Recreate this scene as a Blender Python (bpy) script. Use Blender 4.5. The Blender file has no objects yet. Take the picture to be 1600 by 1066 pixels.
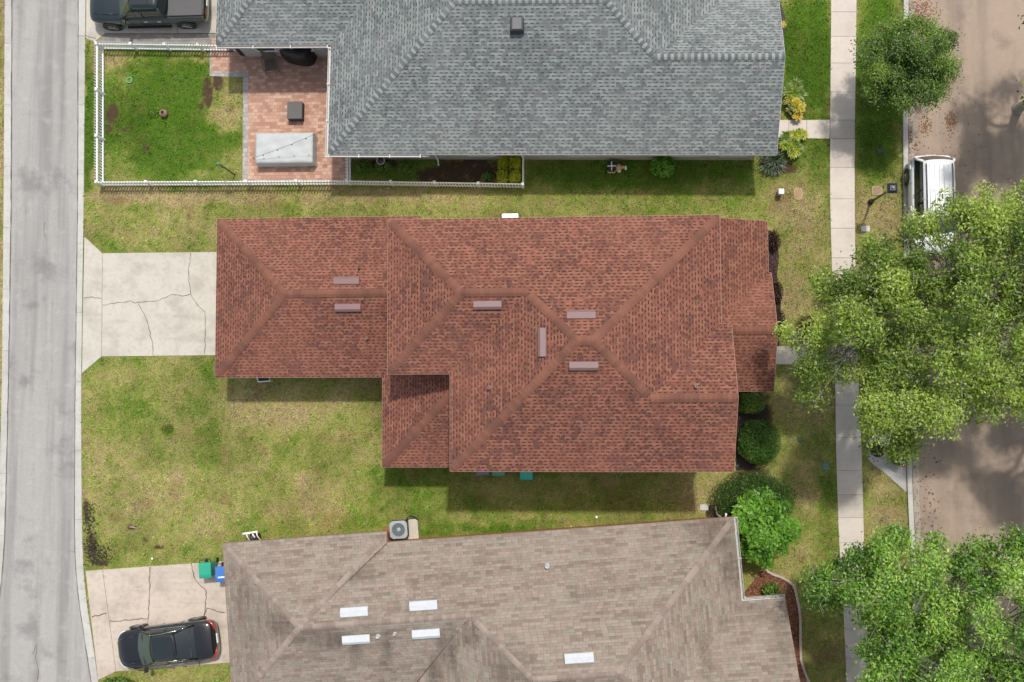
import bpy, math, random
import numpy as np
from mathutils import Vector, Matrix
random.seed(7); RNG = np.random.default_rng(11)
S = bpy.context.scene
COL = S.collection
PI = math.pi

# ------------------------------------------------------------------ survey: turning a measured photo point at a known height into metres
H, F, NX, NY = 45.0, 1485.0, 890.0, 615.0
_d = np.array([NX-800, -(NY-533), -F]); _d /= np.linalg.norm(_d)
_t = np.array([0, 0, -1.0]); _v = np.cross(_d, _t); _c = _d @ _t
_K = np.array([[0, -_v[2], _v[1]], [_v[2], 0, -_v[0]], [-_v[1], _v[0], 0]])
ROT = np.eye(3) + _K + _K @ _K/(1+_c)
_r0 = ROT @ np.array([0, 0, -F])
CAM = np.array([-_r0[0]*H/-_r0[2], -_r0[1]*H/-_r0[2], H])
def at(px, py, h=0.0):
    r = ROT @ np.array([px-800, -(py-533), -F]); p = CAM + r*(H-h)/-r[2]
    return Vector((p[0], p[1], h))
def at_many(px, py, h):
    q = np.stack([px-800, -(py-533), np.full_like(px, -F)], 1) @ ROT.T
    return CAM + q*((H-h)/-q[:, 2])[:, None]
def px_of(x, y):
    q = np.stack([x-CAM[0], y-CAM[1], np.full_like(x, -H)], 1) @ ROT
    return 800+F*q[:, 0]/-q[:, 2], 533-F*q[:, 1]/-q[:, 2]
def gp(pts, h=0.0): return [at(a, b, h).to_2d() for a, b in pts]
def lin(r, g, b):
    f = lambda c: (c/12.92 if c <= .04045 else ((c+.055)/1.055)**2.4)
    return (f(r/255), f(g/255), f(b/255))

# ------------------------------------------------------------------ tags and empties
def tag(o, label=None, cat=None, group=None, kind=None):
    if label: o['label'] = label
    if cat: o['category'] = cat
    if group: o['group'] = group
    if kind: o['kind'] = kind
    return o
def thing(name, label, cat, loc=(0, 0, 0), rz=0.0, group=None):
    o = bpy.data.objects.new(name, None); COL.objects.link(o)
    o.location = loc; o.rotation_euler = (0, 0, rz); o.empty_display_size = .2
    return tag(o, label, cat, group)
def children(o): return [c for c in bpy.data.objects if c.parent == o]
def copy_tree(o, parent=None):
    kids = children(o)
    c = o.copy(); COL.objects.link(c)
    if parent: c.parent = parent
    for k in kids: copy_tree(k, c)
    return c
def offset_of(o):
    v = Vector((0, 0, 0))
    while o is not None: v += Vector(o.location); o = o.parent
    return v

# ------------------------------------------------------------------ mesh builder
class MB:
    def __init__(s): s.v = []; s.f = []; s.uv = {}; s.tone = {}
    def add(s, vs, fs):
        n = len(s.v); s.v += [tuple(v) for v in vs]; s.f += [tuple(i+n for i in f) for f in fs]; return s
    def box(s, c, d, rz=0.0, taper=1.0):
        x, y, z = d[0]/2, d[1]/2, d[2]/2; ca, sa = math.cos(rz), math.sin(rz); vs = []
        for k, t in ((-1, 1), (1, taper)):
            for a, b in ((-1, -1), (1, -1), (1, 1), (-1, 1)):
                X, Y = a*x*t, b*y*t
                vs.append((c[0]+ca*X-sa*Y, c[1]+sa*X+ca*Y, c[2]+k*z))
        return s.add(vs, [(3, 2, 1, 0), (4, 5, 6, 7), (0, 1, 5, 4), (1, 2, 6, 5), (2, 3, 7, 6), (3, 0, 4, 7)])
    def prism(s, poly, z0, z1, bottom=False):
        n = len(poly); a = sum(poly[i][0]*poly[(i+1) % n][1]-poly[(i+1) % n][0]*poly[i][1] for i in range(n))
        if a < 0: poly = poly[::-1]
        vs = [(p[0], p[1], z0) for p in poly]+[(p[0], p[1], z1) for p in poly]
        fs = [tuple(range(n, 2*n))]+[(i, (i+1) % n, n+(i+1) % n, n+i) for i in range(n)]
        if bottom: fs.append(tuple(range(n-1, -1, -1)))
        return s.add(vs, fs)
    def sheet(s, poly, z):
        n = len(poly); a = sum(poly[i][0]*poly[(i+1) % n][1]-poly[(i+1) % n][0]*poly[i][1] for i in range(n))
        if a < 0: poly = poly[::-1]
        return s.add([(p[0], p[1], z) for p in poly], [tuple(range(n))])
    def tube(s, pts, r, n=6, cap=True):
        pts = [Vector(p) for p in pts]; R = r if isinstance(r, (list, tuple)) else [r]*len(pts); vs = []
        for i, p in enumerate(pts):
            d = (pts[min(i+1, len(pts)-1)]-pts[max(i-1, 0)]).normalized()
            u = d.cross(Vector((0, 0, 1))) if abs(d.z) < .95 else d.cross(Vector((1, 0, 0)))
            u.normalize(); w = d.cross(u)
            for k in range(n):
                t = 2*PI*k/n; vs.append(p+(u*math.cos(t)+w*math.sin(t))*R[i])
        fs = [(i*n+k, i*n+(k+1) % n, (i+1)*n+(k+1) % n, (i+1)*n+k) for i in range(len(pts)-1) for k in range(n)]
        if cap: fs += [tuple(range(n-1, -1, -1)), tuple((len(pts)-1)*n+k for k in range(n))]
        return s.add(vs, fs)
    def lathe(s, prof, c=(0, 0, 0), n=20, axis='z'):
        vs = []
        for r, h in prof:
            for k in range(n):
                t = 2*PI*k/n; a, b = r*math.cos(t), r*math.sin(t)
                p = (a, b, h) if axis == 'z' else ((a, h, b) if axis == 'y' else (h, a, b))
                vs.append((c[0]+p[0], c[1]+p[1], c[2]+p[2]))
        m = len(prof)
        fs = [(i*n+k, i*n+(k+1) % n, (i+1)*n+(k+1) % n, (i+1)*n+k) for i in range(m-1) for k in range(n)]
        fs += [tuple(range(n-1, -1, -1)), tuple((m-1)*n+k for k in range(n))]
        return s.add(vs, fs)
    def build(s, name, mat, parent=None, smooth=False, bevel=0, sub=0, local=False, kind=None, seg=2):
        me = bpy.data.meshes.new(name); vs = s.v
        if parent is not None and not local:
            L = offset_of(parent); vs = [(v[0]-L.x, v[1]-L.y, v[2]-L.z) for v in vs]
        me.from_pydata(vs, [], s.f)
        if s.uv:
            l = me.uv_layers.new(name='UVMap')
            for p in me.polygons:
                if p.index in s.uv:
                    for li, c in zip(p.loop_indices, s.uv[p.index]): l.data[li].uv = c
        if s.tone:
            a = me.attributes.new('tone', 'FLOAT', 'FACE')
            for p in me.polygons: a.data[p.index].value = s.tone.get(p.index, .5)
        me.materials.append(mat); me.validate()
        if smooth: me.polygons.foreach_set('use_smooth', [True]*len(me.polygons))
        o = bpy.data.objects.new(name, me); COL.objects.link(o)
        if parent is not None: o.parent = parent
        if bevel:
            b = o.modifiers.new('bevel', 'BEVEL'); b.width = bevel; b.segments = seg; b.limit_method = 'ANGLE'
        if sub:
            b = o.modifiers.new('sub', 'SUBSURF'); b.levels = sub; b.render_levels = sub
        if kind: o['kind'] = kind
        return o

def np_mesh(name, verts, nper, mat, parent=None, colors=None, kind=None):
    """verts (N*nper,3): N separate faces of nper corners each; colors (N,3)"""
    if parent is not None:
        L = offset_of(parent); verts = verts-np.array(L)
    me = bpy.data.meshes.new(name); n = len(verts); k = n//nper
    me.vertices.add(n); me.vertices.foreach_set('co', verts.astype(np.float32).ravel())
    me.loops.add(n); me.loops.foreach_set('vertex_index', np.arange(n, dtype=np.int32))
    me.polygons.add(k); me.polygons.foreach_set('loop_start', np.arange(0, n, nper, dtype=np.int32))
    me.polygons.foreach_set('loop_total', np.full(k, nper, dtype=np.int32))
    if colors is not None:
        a = me.attributes.new('col', 'FLOAT_COLOR', 'POINT')
        c = np.concatenate([np.repeat(colors, nper, 0), np.ones((n, 1))], 1).astype(np.float32)
        a.data.foreach_set('color', c.ravel())
    me.update(calc_edges=True); me.materials.append(mat)
    o = bpy.data.objects.new(name, me); COL.objects.link(o)
    if parent is not None: o.parent = parent
    if kind: o['kind'] = kind
    return o

# ------------------------------------------------------------------ materials
class NT:
    def __init__(s, name):
        s.m = bpy.data.materials.new(name); s.m.use_nodes = True; s.t = s.m.node_tree
        s.b = s.t.nodes['Principled BSDF']; s.n = s.t.nodes
    def link(s, a, b): s.t.links.new(a, b)
    def node(s, ty, **kw):
        n = s.n.new(ty)
        for k, v in kw.items(): setattr(n, k, v)
        return n
    def put(s, sock, v):
        if hasattr(v, 'is_linked') or hasattr(v, 'links'): s.link(v, sock)
        else: sock.default_value = v
    def math(s, op, a, b=0.0, c=0.0):
        n = s.node('ShaderNodeMath', operation=op)
        s.put(n.inputs[0], a); s.put(n.inputs[1], b)
        if op in ('MULTIPLY_ADD', 'COMPARE', 'SMOOTH_MIN'): s.put(n.inputs[2], c)
        return n.outputs[0]
    def mix(s, f, a, b, bt='MIX'):
        n = s.node('ShaderNodeMix', data_type='RGBA', blend_type=bt)
        s.put(n.inputs[0], f)
        for i, v in ((6, a), (7, b)):
            if isinstance(v, (tuple, list)): n.inputs[i].default_value = (*v[:3], 1)
            else: s.link(v, n.inputs[i])
        return n.outputs[2]
    def noise(s, vec, scale, detail=3.0, rough=.55):
        n = s.node('ShaderNodeTexNoise'); s.link(vec, n.inputs['Vector'])
        n.inputs['Scale'].default_value = scale; n.inputs['Detail'].default_value = detail; n.inputs['Roughness'].default_value = rough
        return n.outputs[0]
    def obj(s): return s.node('ShaderNodeTexCoord').outputs['Object']
    def uv(s): return s.node('ShaderNodeTexCoord').outputs['UV']
    def sep(s, v):
        n = s.node('ShaderNodeSeparateXYZ'); s.link(v, n.inputs[0]); return n.outputs
    def comb(s, x, y, z=0.0):
        n = s.node('ShaderNodeCombineXYZ'); s.put(n.inputs[0], x); s.put(n.inputs[1], y); s.put(n.inputs[2], z); return n.outputs[0]
    def white(s, vec):
        n = s.node('ShaderNodeTexWhiteNoise', noise_dimensions='3D'); s.link(vec, n.inputs[0]); return n.outputs[0]
    def ramp(s, f, stops):
        n = s.node('ShaderNodeValToRGB'); s.link(f, n.inputs[0]); e = n.color_ramp.elements
        while len(e) < len(stops): e.new(.5)
        for i, (p, c) in enumerate(stops): e[i].position = p; e[i].color = (*c, 1)
        return n.outputs[0]
    def step(s, f, lo, hi):
        n = s.node('ShaderNodeMapRange', interpolation_type='SMOOTHSTEP'); s.put(n.inputs[0], f)
        s.put(n.inputs[1], lo); s.put(n.inputs[2], hi); return n.outputs[0]
    def attr(s, name):
        return s.node('ShaderNodeAttribute', attribute_name=name)
    def color(s, c): s.put(s.b.inputs['Base Color'], (*c[:3], 1) if isinstance(c, (tuple, list)) else c)
    def bump(s, h, strength=.4, dist=.01):
        n = s.node('ShaderNodeBump'); n.inputs['Strength'].default_value = strength; n.inputs['Distance'].default_value = dist
        s.link(h, n.inputs['Height']); s.link(n.outputs[0], s.b.inputs['Normal'])

_MC = {}
def mat(name, col, rough=.6, var=.12, scale=6.0, metal=0.0, bump=0.0, coat=0.0, emit=None):
    if name in _MC: return _MC[name]
    t = NT(name); v = t.obj()
    if var:
        n = t.noise(v, scale, 4); n2 = t.noise(v, scale*7, 2)
        f = t.math('MULTIPLY_ADD', n2, .4, t.math('MULTIPLY', n, .6))
        f = t.step(f, .3, .7)
        t.color(t.mix(f, tuple(c*(1-var) for c in col), tuple(min(1, c*(1+var)) for c in col)))
        if bump: t.bump(n2, bump, .01)
    else: t.color(col)
    t.b.inputs['Roughness'].default_value = rough; t.b.inputs['Metallic'].default_value = metal
    if coat: t.b.inputs['Coat Weight'].default_value = coat; t.b.inputs['Coat Roughness'].default_value = .05
    _MC[name] = t.m; return t.m

def shingle(name, light, mid, dark, patchc, expo, tab, dashp, dashw, patch, long=False, spots=()):
    t = NT(name); o = t.sep(t.uv()); u, v = o[0], o[1]; ob = t.obj()
    r = t.math('DIVIDE', v, expo); row = t.math('FLOOR', r); fv = t.math('FRACT', r)
    ro = t.white(t.comb(row, 3.3, 1.7))
    uu = t.math('ADD', t.math('DIVIDE', u, tab), t.math('MULTIPLY', ro, 17.0))
    col = t.math('FLOOR', uu); fu = t.math('FRACT', uu)
    rnd = t.white(t.comb(col, row, 0.5)); rnd2 = t.white(t.comb(col, row, 7.5)); rnd3 = t.white(t.comb(col, row, 4.5))
    big = t.noise(t.uv(), .8, 4, .65)
    fine = t.noise(t.uv(), 34.0, 2)
    if long:                                            # three-tab shingles: metre long strips cut into thirds
        l = t.math('FLOOR', t.math('DIVIDE', col, 3.0)); lr = t.white(t.comb(l, row, 2.2))
        f = t.math('ADD', t.math('MULTIPLY', lr, .5), t.math('MULTIPLY', rnd, .5))
        c = t.ramp(f, [(.12, dark), (.45, mid), (.9, light)])
        gap = t.math('MULTIPLY', t.math('LESS_THAN', fu, .12), t.math('MULTIPLY_ADD', rnd3, .35, .12))
        c = t.mix(gap, c, tuple(x*.4 for x in dark))
        edge = t.math('MULTIPLY', t.math('LESS_THAN', fv, .22), t.math('MULTIPLY_ADD', rnd2, .35, .02))
        c = t.mix(edge, c, tuple(x*.45 for x in dark))
    else:                                               # laminated shingles: dark base strip showing between raised tabs
        c = t.ramp(rnd2, [(.1, mid), (.9, light)])
        pk = t.math('GREATER_THAN', t.math('MULTIPLY_ADD', t.math('SUBTRACT', big, .5), patch, rnd3), .80)
        c = t.mix(t.math('MULTIPLY', pk, .7), c, patchc)
        # one dark notch per tab, its start and length vary
        st = t.math('MULTIPLY', rnd, .35); en = t.math('ADD', st, t.math('MULTIPLY_ADD', rnd2, .3, .36))
        notch = t.math('MULTIPLY', t.math('GREATER_THAN', fu, st), t.math('LESS_THAN', fu, en))
        notch = t.math('MULTIPLY', notch, t.math('LESS_THAN', rnd3, dashp))
        notch = t.math('MULTIPLY', notch, t.math('LESS_THAN', fv, dashw))
        c = t.mix(t.math('MULTIPLY', notch, .88), c, dark)
        c = t.mix(t.math('MULTIPLY', t.math('LESS_THAN', fv, .15), .30), c, dark)
    c = t.mix(t.math('MULTIPLY', t.math('GREATER_THAN', rnd3, .72), .35), c, t.mix(1.0, c, (1.08, .93, .90), 'MULTIPLY')); c = t.mix(t.math('MULTIPLY', t.math('LESS_THAN', rnd3, .28), .8), c, t.mix(1.0, c, (.93, 1.03, .99), 'MULTIPLY'))
    fade = t.noise(t.comb(t.math('MULTIPLY', u, 2.2), t.math('MULTIPLY', v, .35)), 1.0, 4, .6)
    c = t.mix(t.math('MULTIPLY', t.step(fade, .5, .75), .22), c, dark); c = t.mix(t.math('MULTIPLY', t.step(fade, .5, .28), .14), c, tuple(min(1, x*1.25) for x in light))
    c = t.mix(t.math('MULTIPLY', t.step(fine, .35, .7), .22), c, tuple(x*.7 for x in mid))
    wash = t.noise(ob, .22, 4, .6)
    c = t.mix(t.math('MULTIPLY', t.step(wash, .38, .66), .14), c, tuple(min(1, x*1.3) for x in light))
    if spots:                                           # algae and soot stains that grew on the shingles
        po = t.sep(ob); tot = None; sn = t.noise(ob, 1.6, 4, .7)
        streak = t.noise(t.comb(t.math('MULTIPLY', u, 5.0), t.math('MULTIPLY', v, .5)), 1.0, 3, .6)
        for (x, y, rx, ry, k) in spots:
            dx = t.math('DIVIDE', t.math('SUBTRACT', po[0], x), rx); dy = t.math('DIVIDE', t.math('SUBTRACT', po[1], y), ry)
            d = t.math('SQRT', t.math('ADD', t.math('MULTIPLY', dx, dx), t.math('MULTIPLY', dy, dy)))
            d = t.math('ADD', d, t.math('MULTIPLY', t.math('SUBTRACT', sn, .5), 1.3))
            f = t.math('MULTIPLY', t.step(d, 1.1, .2), k)
            tot = f if tot is None else t.math('MAXIMUM', tot, f)
        tot = t.math('MULTIPLY', tot, t.math('MULTIPLY_ADD', t.step(streak, .3, .7), .5, .5))
        gen = t.math('MULTIPLY', t.math('MULTIPLY', t.step(t.noise(ob, .4, 5, .65), .5, .72), t.step(streak, .35, .7)), .4)
        tot = t.math('MULTIPLY', t.math('MAXIMUM', tot, gen), .8)
        c = t.mix(tot, c, tuple(x*.30 for x in dark))
    t.color(c); t.b.inputs['Roughness'].default_value = .95
    t.b.inputs['Specular IOR Level'].default_value = .2
    hgt = t.math('ADD', t.math('SUBTRACT', 1.0, fv), t.math('MULTIPLY', rnd, .4))
    t.bump(hgt, .4, .012)
    return t.m

def cap_mat(name, light, dark):
    t = NT(name); a = t.attr('tone').outputs['Fac']
    n = t.noise(t.obj(), 9.0, 3)
    f = t.math('ADD', t.math('MULTIPLY', a, .8), t.math('MULTIPLY', n, .2))
    t.color(t.mix(t.step(f, .15, .85), dark, light)); t.b.inputs['Roughness'].default_value = .95
    t.b.inputs['Specular IOR Level'].default_value = .25
    return t.m

def paver(name, a, b, c, mortar, sx, sy, use='obj'):
    t = NT(name); o = t.sep(t.obj()); u, v = o[0], o[1]
    r = t.math('DIVIDE', v, sy); row = t.math('FLOOR', r); fv = t.math('FRACT', r)
    uu = t.math('ADD', t.math('DIVIDE', u, sx), t.math('MULTIPLY', t.math('FLOORED_MODULO', row, 2.0), .5))
    col = t.math('FLOOR', uu); fu = t.math('FRACT', uu)
    rnd = t.white(t.comb(col, row, .3))
    k = t.ramp(rnd, [(.08, a), (.5, b), (.92, c)])
    j = t.math('MAXIMUM', t.math('LESS_THAN', fu, .07), t.math('LESS_THAN', fv, .11))
    k = t.mix(t.math('MULTIPLY', j, .75), k, mortar)
    k = t.mix(t.math('MULTIPLY', t.step(t.noise(t.obj(), .8, 4, .6), .4, .7), .3), k, tuple(x*.6 for x in b))
    k = t.mix(t.math('MULTIPLY', t.noise(t.obj(), 25, 2), .25), k, tuple(min(1, x*1.3) for x in c))
    t.color(k); t.b.inputs['Roughness'].default_value = .9
    t.bump(t.math('SUBTRACT', 1.0, j), .5, .006)
    return t.m

def asphalt(name, c, stain, streak=(1.4, .06), grit=.35, stain_amt=.5):
    t = NT(name); v = t.obj(); o = t.sep(v)
    k = t.mix(t.math('MULTIPLY', t.step(t.noise(v, 45, 2, .7), .35, .65), grit), c, tuple(x*.55 for x in c))
    k = t.mix(t.math('MULTIPLY', t.step(t.noise(v, 90, 1), .6, .7), grit*.8), k, tuple(min(1, x*1.5) for x in c))
    lane = t.noise(t.comb(t.math('MULTIPLY', o[0], streak[0]), t.math('MULTIPLY', o[1], streak[1])), 1.0, 4, .6)
    k = t.mix(t.math('MULTIPLY', t.step(lane, .4, .68), stain_amt), k, stain)
    pt = t.noise(v, .45, 5, .65)
    k = t.mix(t.math('MULTIPLY', t.step(pt, .52, .7), stain_amt*.7), k, tuple(x*.7 for x in stain))
    k = t.mix(t.math('MULTIPLY', t.step(t.noise(v, 1.7, 4, .6), .5, .75), .3), k, tuple(min(1, x*1.18) for x in c))
    t.color(k); t.b.inputs['Roughness'].default_value = .93
    t.bump(t.noise(v, 60, 2), .3, .01)
    return t.m

def concrete(name, c, stain, amt=.35):
    t = NT(name); v = t.obj()
    k = t.mix(t.math('MULTIPLY', t.step(t.noise(v, .9, 5, .65), .42, .72), amt), c, stain)
    k = t.mix(t.math('MULTIPLY', t.step(t.noise(v, 5, 4, .7), .45, .75), amt*.5), k, tuple(x*.8 for x in stain))
    k = t.mix(t.math('MULTIPLY', t.noise(v, 50, 2, .7), .2), k, tuple(x*.6 for x in c))
    o = t.sep(v); tr = t.noise(t.comb(t.math('MULTIPLY', o[0], .16), t.math('MULTIPLY', o[1], 1.5)), 1.0, 4, .6)
    k = t.mix(t.math('MULTIPLY', t.step(tr, .52, .72), amt*.45), k, tuple(x*.75 for x in stain))
    k = t.mix(t.math('MULTIPLY', t.step(t.noise(v, 1.3, 2, .5), .70, .76), amt*.35), k, tuple(x*.5 for x in stain))
    a = t.attr('tone').outputs['Fac']
    k = t.mix(t.math('MULTIPLY', a, .45), k, tuple(x*.6 for x in stain))
    t.color(k); t.b.inputs['Roughness'].default_value = .88
    t.bump(t.noise(v, 40, 2), .15, .01)
    return t.m

def leafmat(name, trans=.35):
    t = NT(name); a = t.attr('col').outputs['Color']
    t.link(a, t.b.inputs['Base Color']); t.b.inputs['Roughness'].default_value = .42
    t.b.inputs['Specular IOR Level'].default_value = .5
    tr = t.node('ShaderNodeBsdfTranslucent'); mx = t.node('ShaderNodeMixShader'); mx.inputs[0].default_value = trans
    g = t.mix(1.0, a, (1.0, 1.15, .5), 'MULTIPLY'); t.link(g, tr.inputs['Color'])
    out = t.n['Material Output']
    t.link(t.b.outputs[0], mx.inputs[1]); t.link(tr.outputs[0], mx.inputs[2]); t.link(mx.outputs[0], out.inputs['Surface'])
    return t.m

def soilmat(name, cols, scale=25, bump=.8):
    t = NT(name); v = t.obj()
    n = t.noise(v, scale, 3, .7); n2 = t.noise(v, 2.0, 4)
    f = t.math('ADD', t.math('MULTIPLY', n, .75), t.math('MULTIPLY', n2, .25))
    t.color(t.ramp(f, [(.35, cols[0]), (.5, cols[1]), (.66, cols[2])])); t.b.inputs['Roughness'].default_value = 1
    t.bump(n, bump, .03); return t.m

LEAF = leafmat('leaf', .45)
GRASSM = leafmat('grass_blade', .25)
WHITE = mat('white_vinyl', (.88, .88, .87), .4, .03)
TRIMW = mat('white_trim', (.74, .73, .70), .5, .08)
BARK = mat('bark', (.26, .22, .18), .9, .3, 12, bump=.5)
BLACKM = mat('black_metal', (.015, .016, .018), .35, .1)
RUBBER = mat('tyre_rubber', (.012, .012, .012), .8, .2)
RIM = mat('wheel_rim', (.45, .46, .47), .3, .05, metal=.9)
GLASS = mat('dark_car_glass', (.012, .018, .02), .04, 0, coat=.6)
WSHIELD = mat('windscreen_glass', (.035, .055, .035), .05, 0, coat=.6)
CHROME = mat('chrome', (.7, .7, .7), .2, 0, metal=1)
REDL = mat('tail_lamp', (.45, .012, .012), .2, 0, coat=.5)
LAMPG = mat('head_lamp_glass', (.55, .57, .6), .1, .05, coat=.5)
PANE = mat('window_pane', (.03, .04, .045), .05, 0)
DARK = mat('dark_plastic', (.02, .02, .022), .5, .15)

# ------------------------------------------------------------------ world and sun
SUN = Vector((.15, .42, 1.0)).normalized(); EL = math.asin(SUN.z); AZ = math.atan2(SUN.x, SUN.y)
W = bpy.data.worlds.new('World'); S.world = W; W.use_nodes = True
sky = W.node_tree.nodes.new('ShaderNodeTexSky'); sky.sky_type = 'NISHITA'; sky.sun_disc = False
sky.sun_elevation = EL; sky.sun_rotation = AZ; sky.air_density = 1.0; sky.dust_density = 2.5; sky.ozone_density = .8
bg = W.node_tree.nodes['Background']; hs = W.node_tree.nodes.new('ShaderNodeHueSaturation'); hs.inputs['Saturation'].default_value = .55; W.node_tree.links.new(sky.outputs[0], hs.inputs['Color']); W.node_tree.links.new(hs.outputs[0], bg.inputs[0]); bg.inputs[1].default_value = .15
sl = bpy.data.lights.new('sun', 'SUN'); sl.energy = 2.75; sl.angle = math.radians(2.4); sl.color = (1, .95, .87)
so = bpy.data.objects.new('sun', sl); COL.objects.link(so); so.location = (8, 20, 60)
so.rotation_euler = (-SUN).to_track_quat('-Z', 'Y').to_euler()
S.view_settings.view_transform = 'Standard'; S.view_settings.look = 'None'; S.view_settings.gamma = 1
S.view_settings.exposure = 0.2
cam = bpy.data.cameras.new('camera'); co = bpy.data.objects.new('camera', cam); COL.objects.link(co); S.camera = co
cam.sensor_width = 36; cam.lens = F*36/1600; cam.clip_end = 2000
m = Matrix([list(ROT[i])+[CAM[i]] for i in range(3)]+[[0, 0, 0, 1]]); co.matrix_world = m

# ------------------------------------------------------------------ value noise in metres
def vnoise(x, y, s=0):
    xi = np.floor(x).astype(np.int64); yi = np.floor(y).astype(np.int64); fx = x-xi; fy = y-yi
    fx = fx*fx*(3-2*fx); fy = fy*fy*(3-2*fy)
    def h(a, b):
        n = (a*374761393+b*668265263+s*1442695041) & 0x7fffffff
        n = ((n ^ (n >> 13))*1274126177) & 0x7fffffff
        return ((n ^ (n >> 16)) & 0xffff)/65535.0
    return (h(xi, yi)*(1-fx)+h(xi+1, yi)*fx)*(1-fy)+(h(xi, yi+1)*(1-fx)+h(xi+1, yi+1)*fx)*fy
def fbm(x, y, s=0, o=4):
    r = 0; a = .5; t = 0
    for i in range(o):
        r = r+a*vnoise(x*2**i, y*2**i, s+i*17); t += a; a *= .6
    return r/t

# ------------------------------------------------------------------ lawn: what grows where (lush, dry, bare), plus one painted shade band
LUSH_SHADE = [  # x, y, rx, ry, change in lushness, painted shade included (photo survey, ground level)
    (272, 185, 115, 112, .62), (139, 190, 10, 115, .75), (1262, 90, 42, 125, .75), (1372, 130, 38, 190, .5), (1262, 250, 40, 45, .12),
    (230, 345, 105, 55, .08), (250, 305, 130, 16, -.4), (235, 345, 110, 60, -.16), (420, 305, 300, 14, -.30), (720, 312, 200, 22, -.10), (1000, 290, 220, 45, .06),
    (345, 150, 32, 50, -.5), (300, 88, 60, 12, -.45), (352, 182, 30, 18, -.4), (305, 272, 30, 10, -.3), (180, 95, 25, 14, -.35),
    (1250, 400, 50, 130, -.27), (1245, 320, 50, 40, -.14), (1370, 350, 40, 60, -.3), (1262, 615, 50, 50, -.25), (1262, 765, 22, 45, -.4), (1282, 720, 28, 50, .15),
    (1380, 790, 42, 50, -.32), (1290, 800, 24, 60, .08), (1250, 890, 50, 45, -.2), (1295, 1000, 35, 90, -.08),
    (435, 635, 110, 42, -.24), (260, 620, 120, 45, .06), (180, 700, 60, 110, .03), (330, 780, 170, 60, -.10), (500, 780, 80, 45, -.15), (480, 820, 120, 18, .15), (150, 570, 30, 15, .25),
    (700, 800, 110, 30, .12), (900, 765, 170, 22, -.14), (960, 812, 180, 12, .0), (740, 830, 130, 14, .35), (620, 780, 50, 50, .12),
    (270, 1052, 80, 20, -.02), (3, 530, 6, 900, -.45), (262, 668, 12, 10, .4), (1100, 770, 40, 40, -.2), (235, 178, 10, 8, .25),
    (640, 265, 90, 28, .35), (1000, 268, 200, 26, .35), (620, 740, 60, 40, .1)]  # first two entries deepen the grey house's shadow within the grass colour
BARE = [(178, 178, 10, 20), (172, 200, 5, 6), (194, 202, 5, 4), (205, 200, 4, 4), (228, 232, 7, 5), (324, 145, 10, 26), (340, 128, 9, 18), (313, 168, 6, 6),
        (735, 268, 62, 24), (690, 275, 40, 18), (143, 856, 10, 26), (136, 800, 5, 24), (158, 879, 13, 6), (1180, 655, 30, 60), (1178, 750, 30, 25),
        (1120, 798, 16, 12), (1245, 170, 12, 20), (1225, 262, 25, 10), (600, 256, 30, 8), (1330, 470, 20, 40), (1264, 520, 20, 30), (1420, 255, 6, 60), (205, 825, 8, 4), (228, 845, 5, 4), (250, 856, 10, 4)]
def lawn_rgb(x, y):
    px, py = px_of(x, y)
    wx = (fbm(x*.8, y*.8, 3)-.5)*28; wy = (fbm(x*.8, y*.8, 9)-.5)*28
    px = px+wx; py = py+wy
    g = np.full(len(x), .425)
    for a, b, rx, ry, d in LUSH_SHADE:
        q = ((px-a)/rx)**2+((py-b)/ry)**2
        g = g+d*np.clip(1.35-q, 0, 1)
    n1 = fbm(x*.55, y*.55, 21); n2 = fbm(x*2.3, y*2.3, 33); n3 = fbm(x*7, y*7, 47, 3)
    g = np.clip(g+(n1-.5)*.75+(n2-.5)*.55+(n3-.5)*.6, 0, 1)
    b = np.zeros(len(x))
    for a, c, rx, ry in BARE:
        q = ((px-wx*.7-a)/rx)**2+((py-wy*.7-c)/ry)**2
        b = np.maximum(b, np.clip(1.5-q, 0, 1))
    b = np.clip((b-.45+(n3-.5)*1.1+(n2-.5)*.6)*2.2, 0, 1)
    # thin, worn earth shows where grass is driest
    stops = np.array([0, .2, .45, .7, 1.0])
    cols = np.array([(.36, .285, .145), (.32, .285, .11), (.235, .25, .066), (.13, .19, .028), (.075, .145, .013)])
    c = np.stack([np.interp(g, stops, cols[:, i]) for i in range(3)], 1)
    n4 = fbm(x*11, y*11, 93, 2); ol = fbm(x*.38+7, y*.38, 61, 3); c = c*(.5+.55*n3+.45*n4)[:, None]*(1-.20*np.clip((ol-.5)*5, 0, 1))[:, None]
    br = np.clip((fbm(x*1.3+50, y*1.3, 71)-.58)*4, 0, 1)*(.6-g*.4).clip(0, 1)
    c = c*(1-br[:, None])+np.array((.20, .12, .06))*br[:, None]
    soil = np.array((.075, .048, .032))*(.6+.8*n3)[:, None]
    return c*(1-b[:, None])+soil*b[:, None], b

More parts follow.
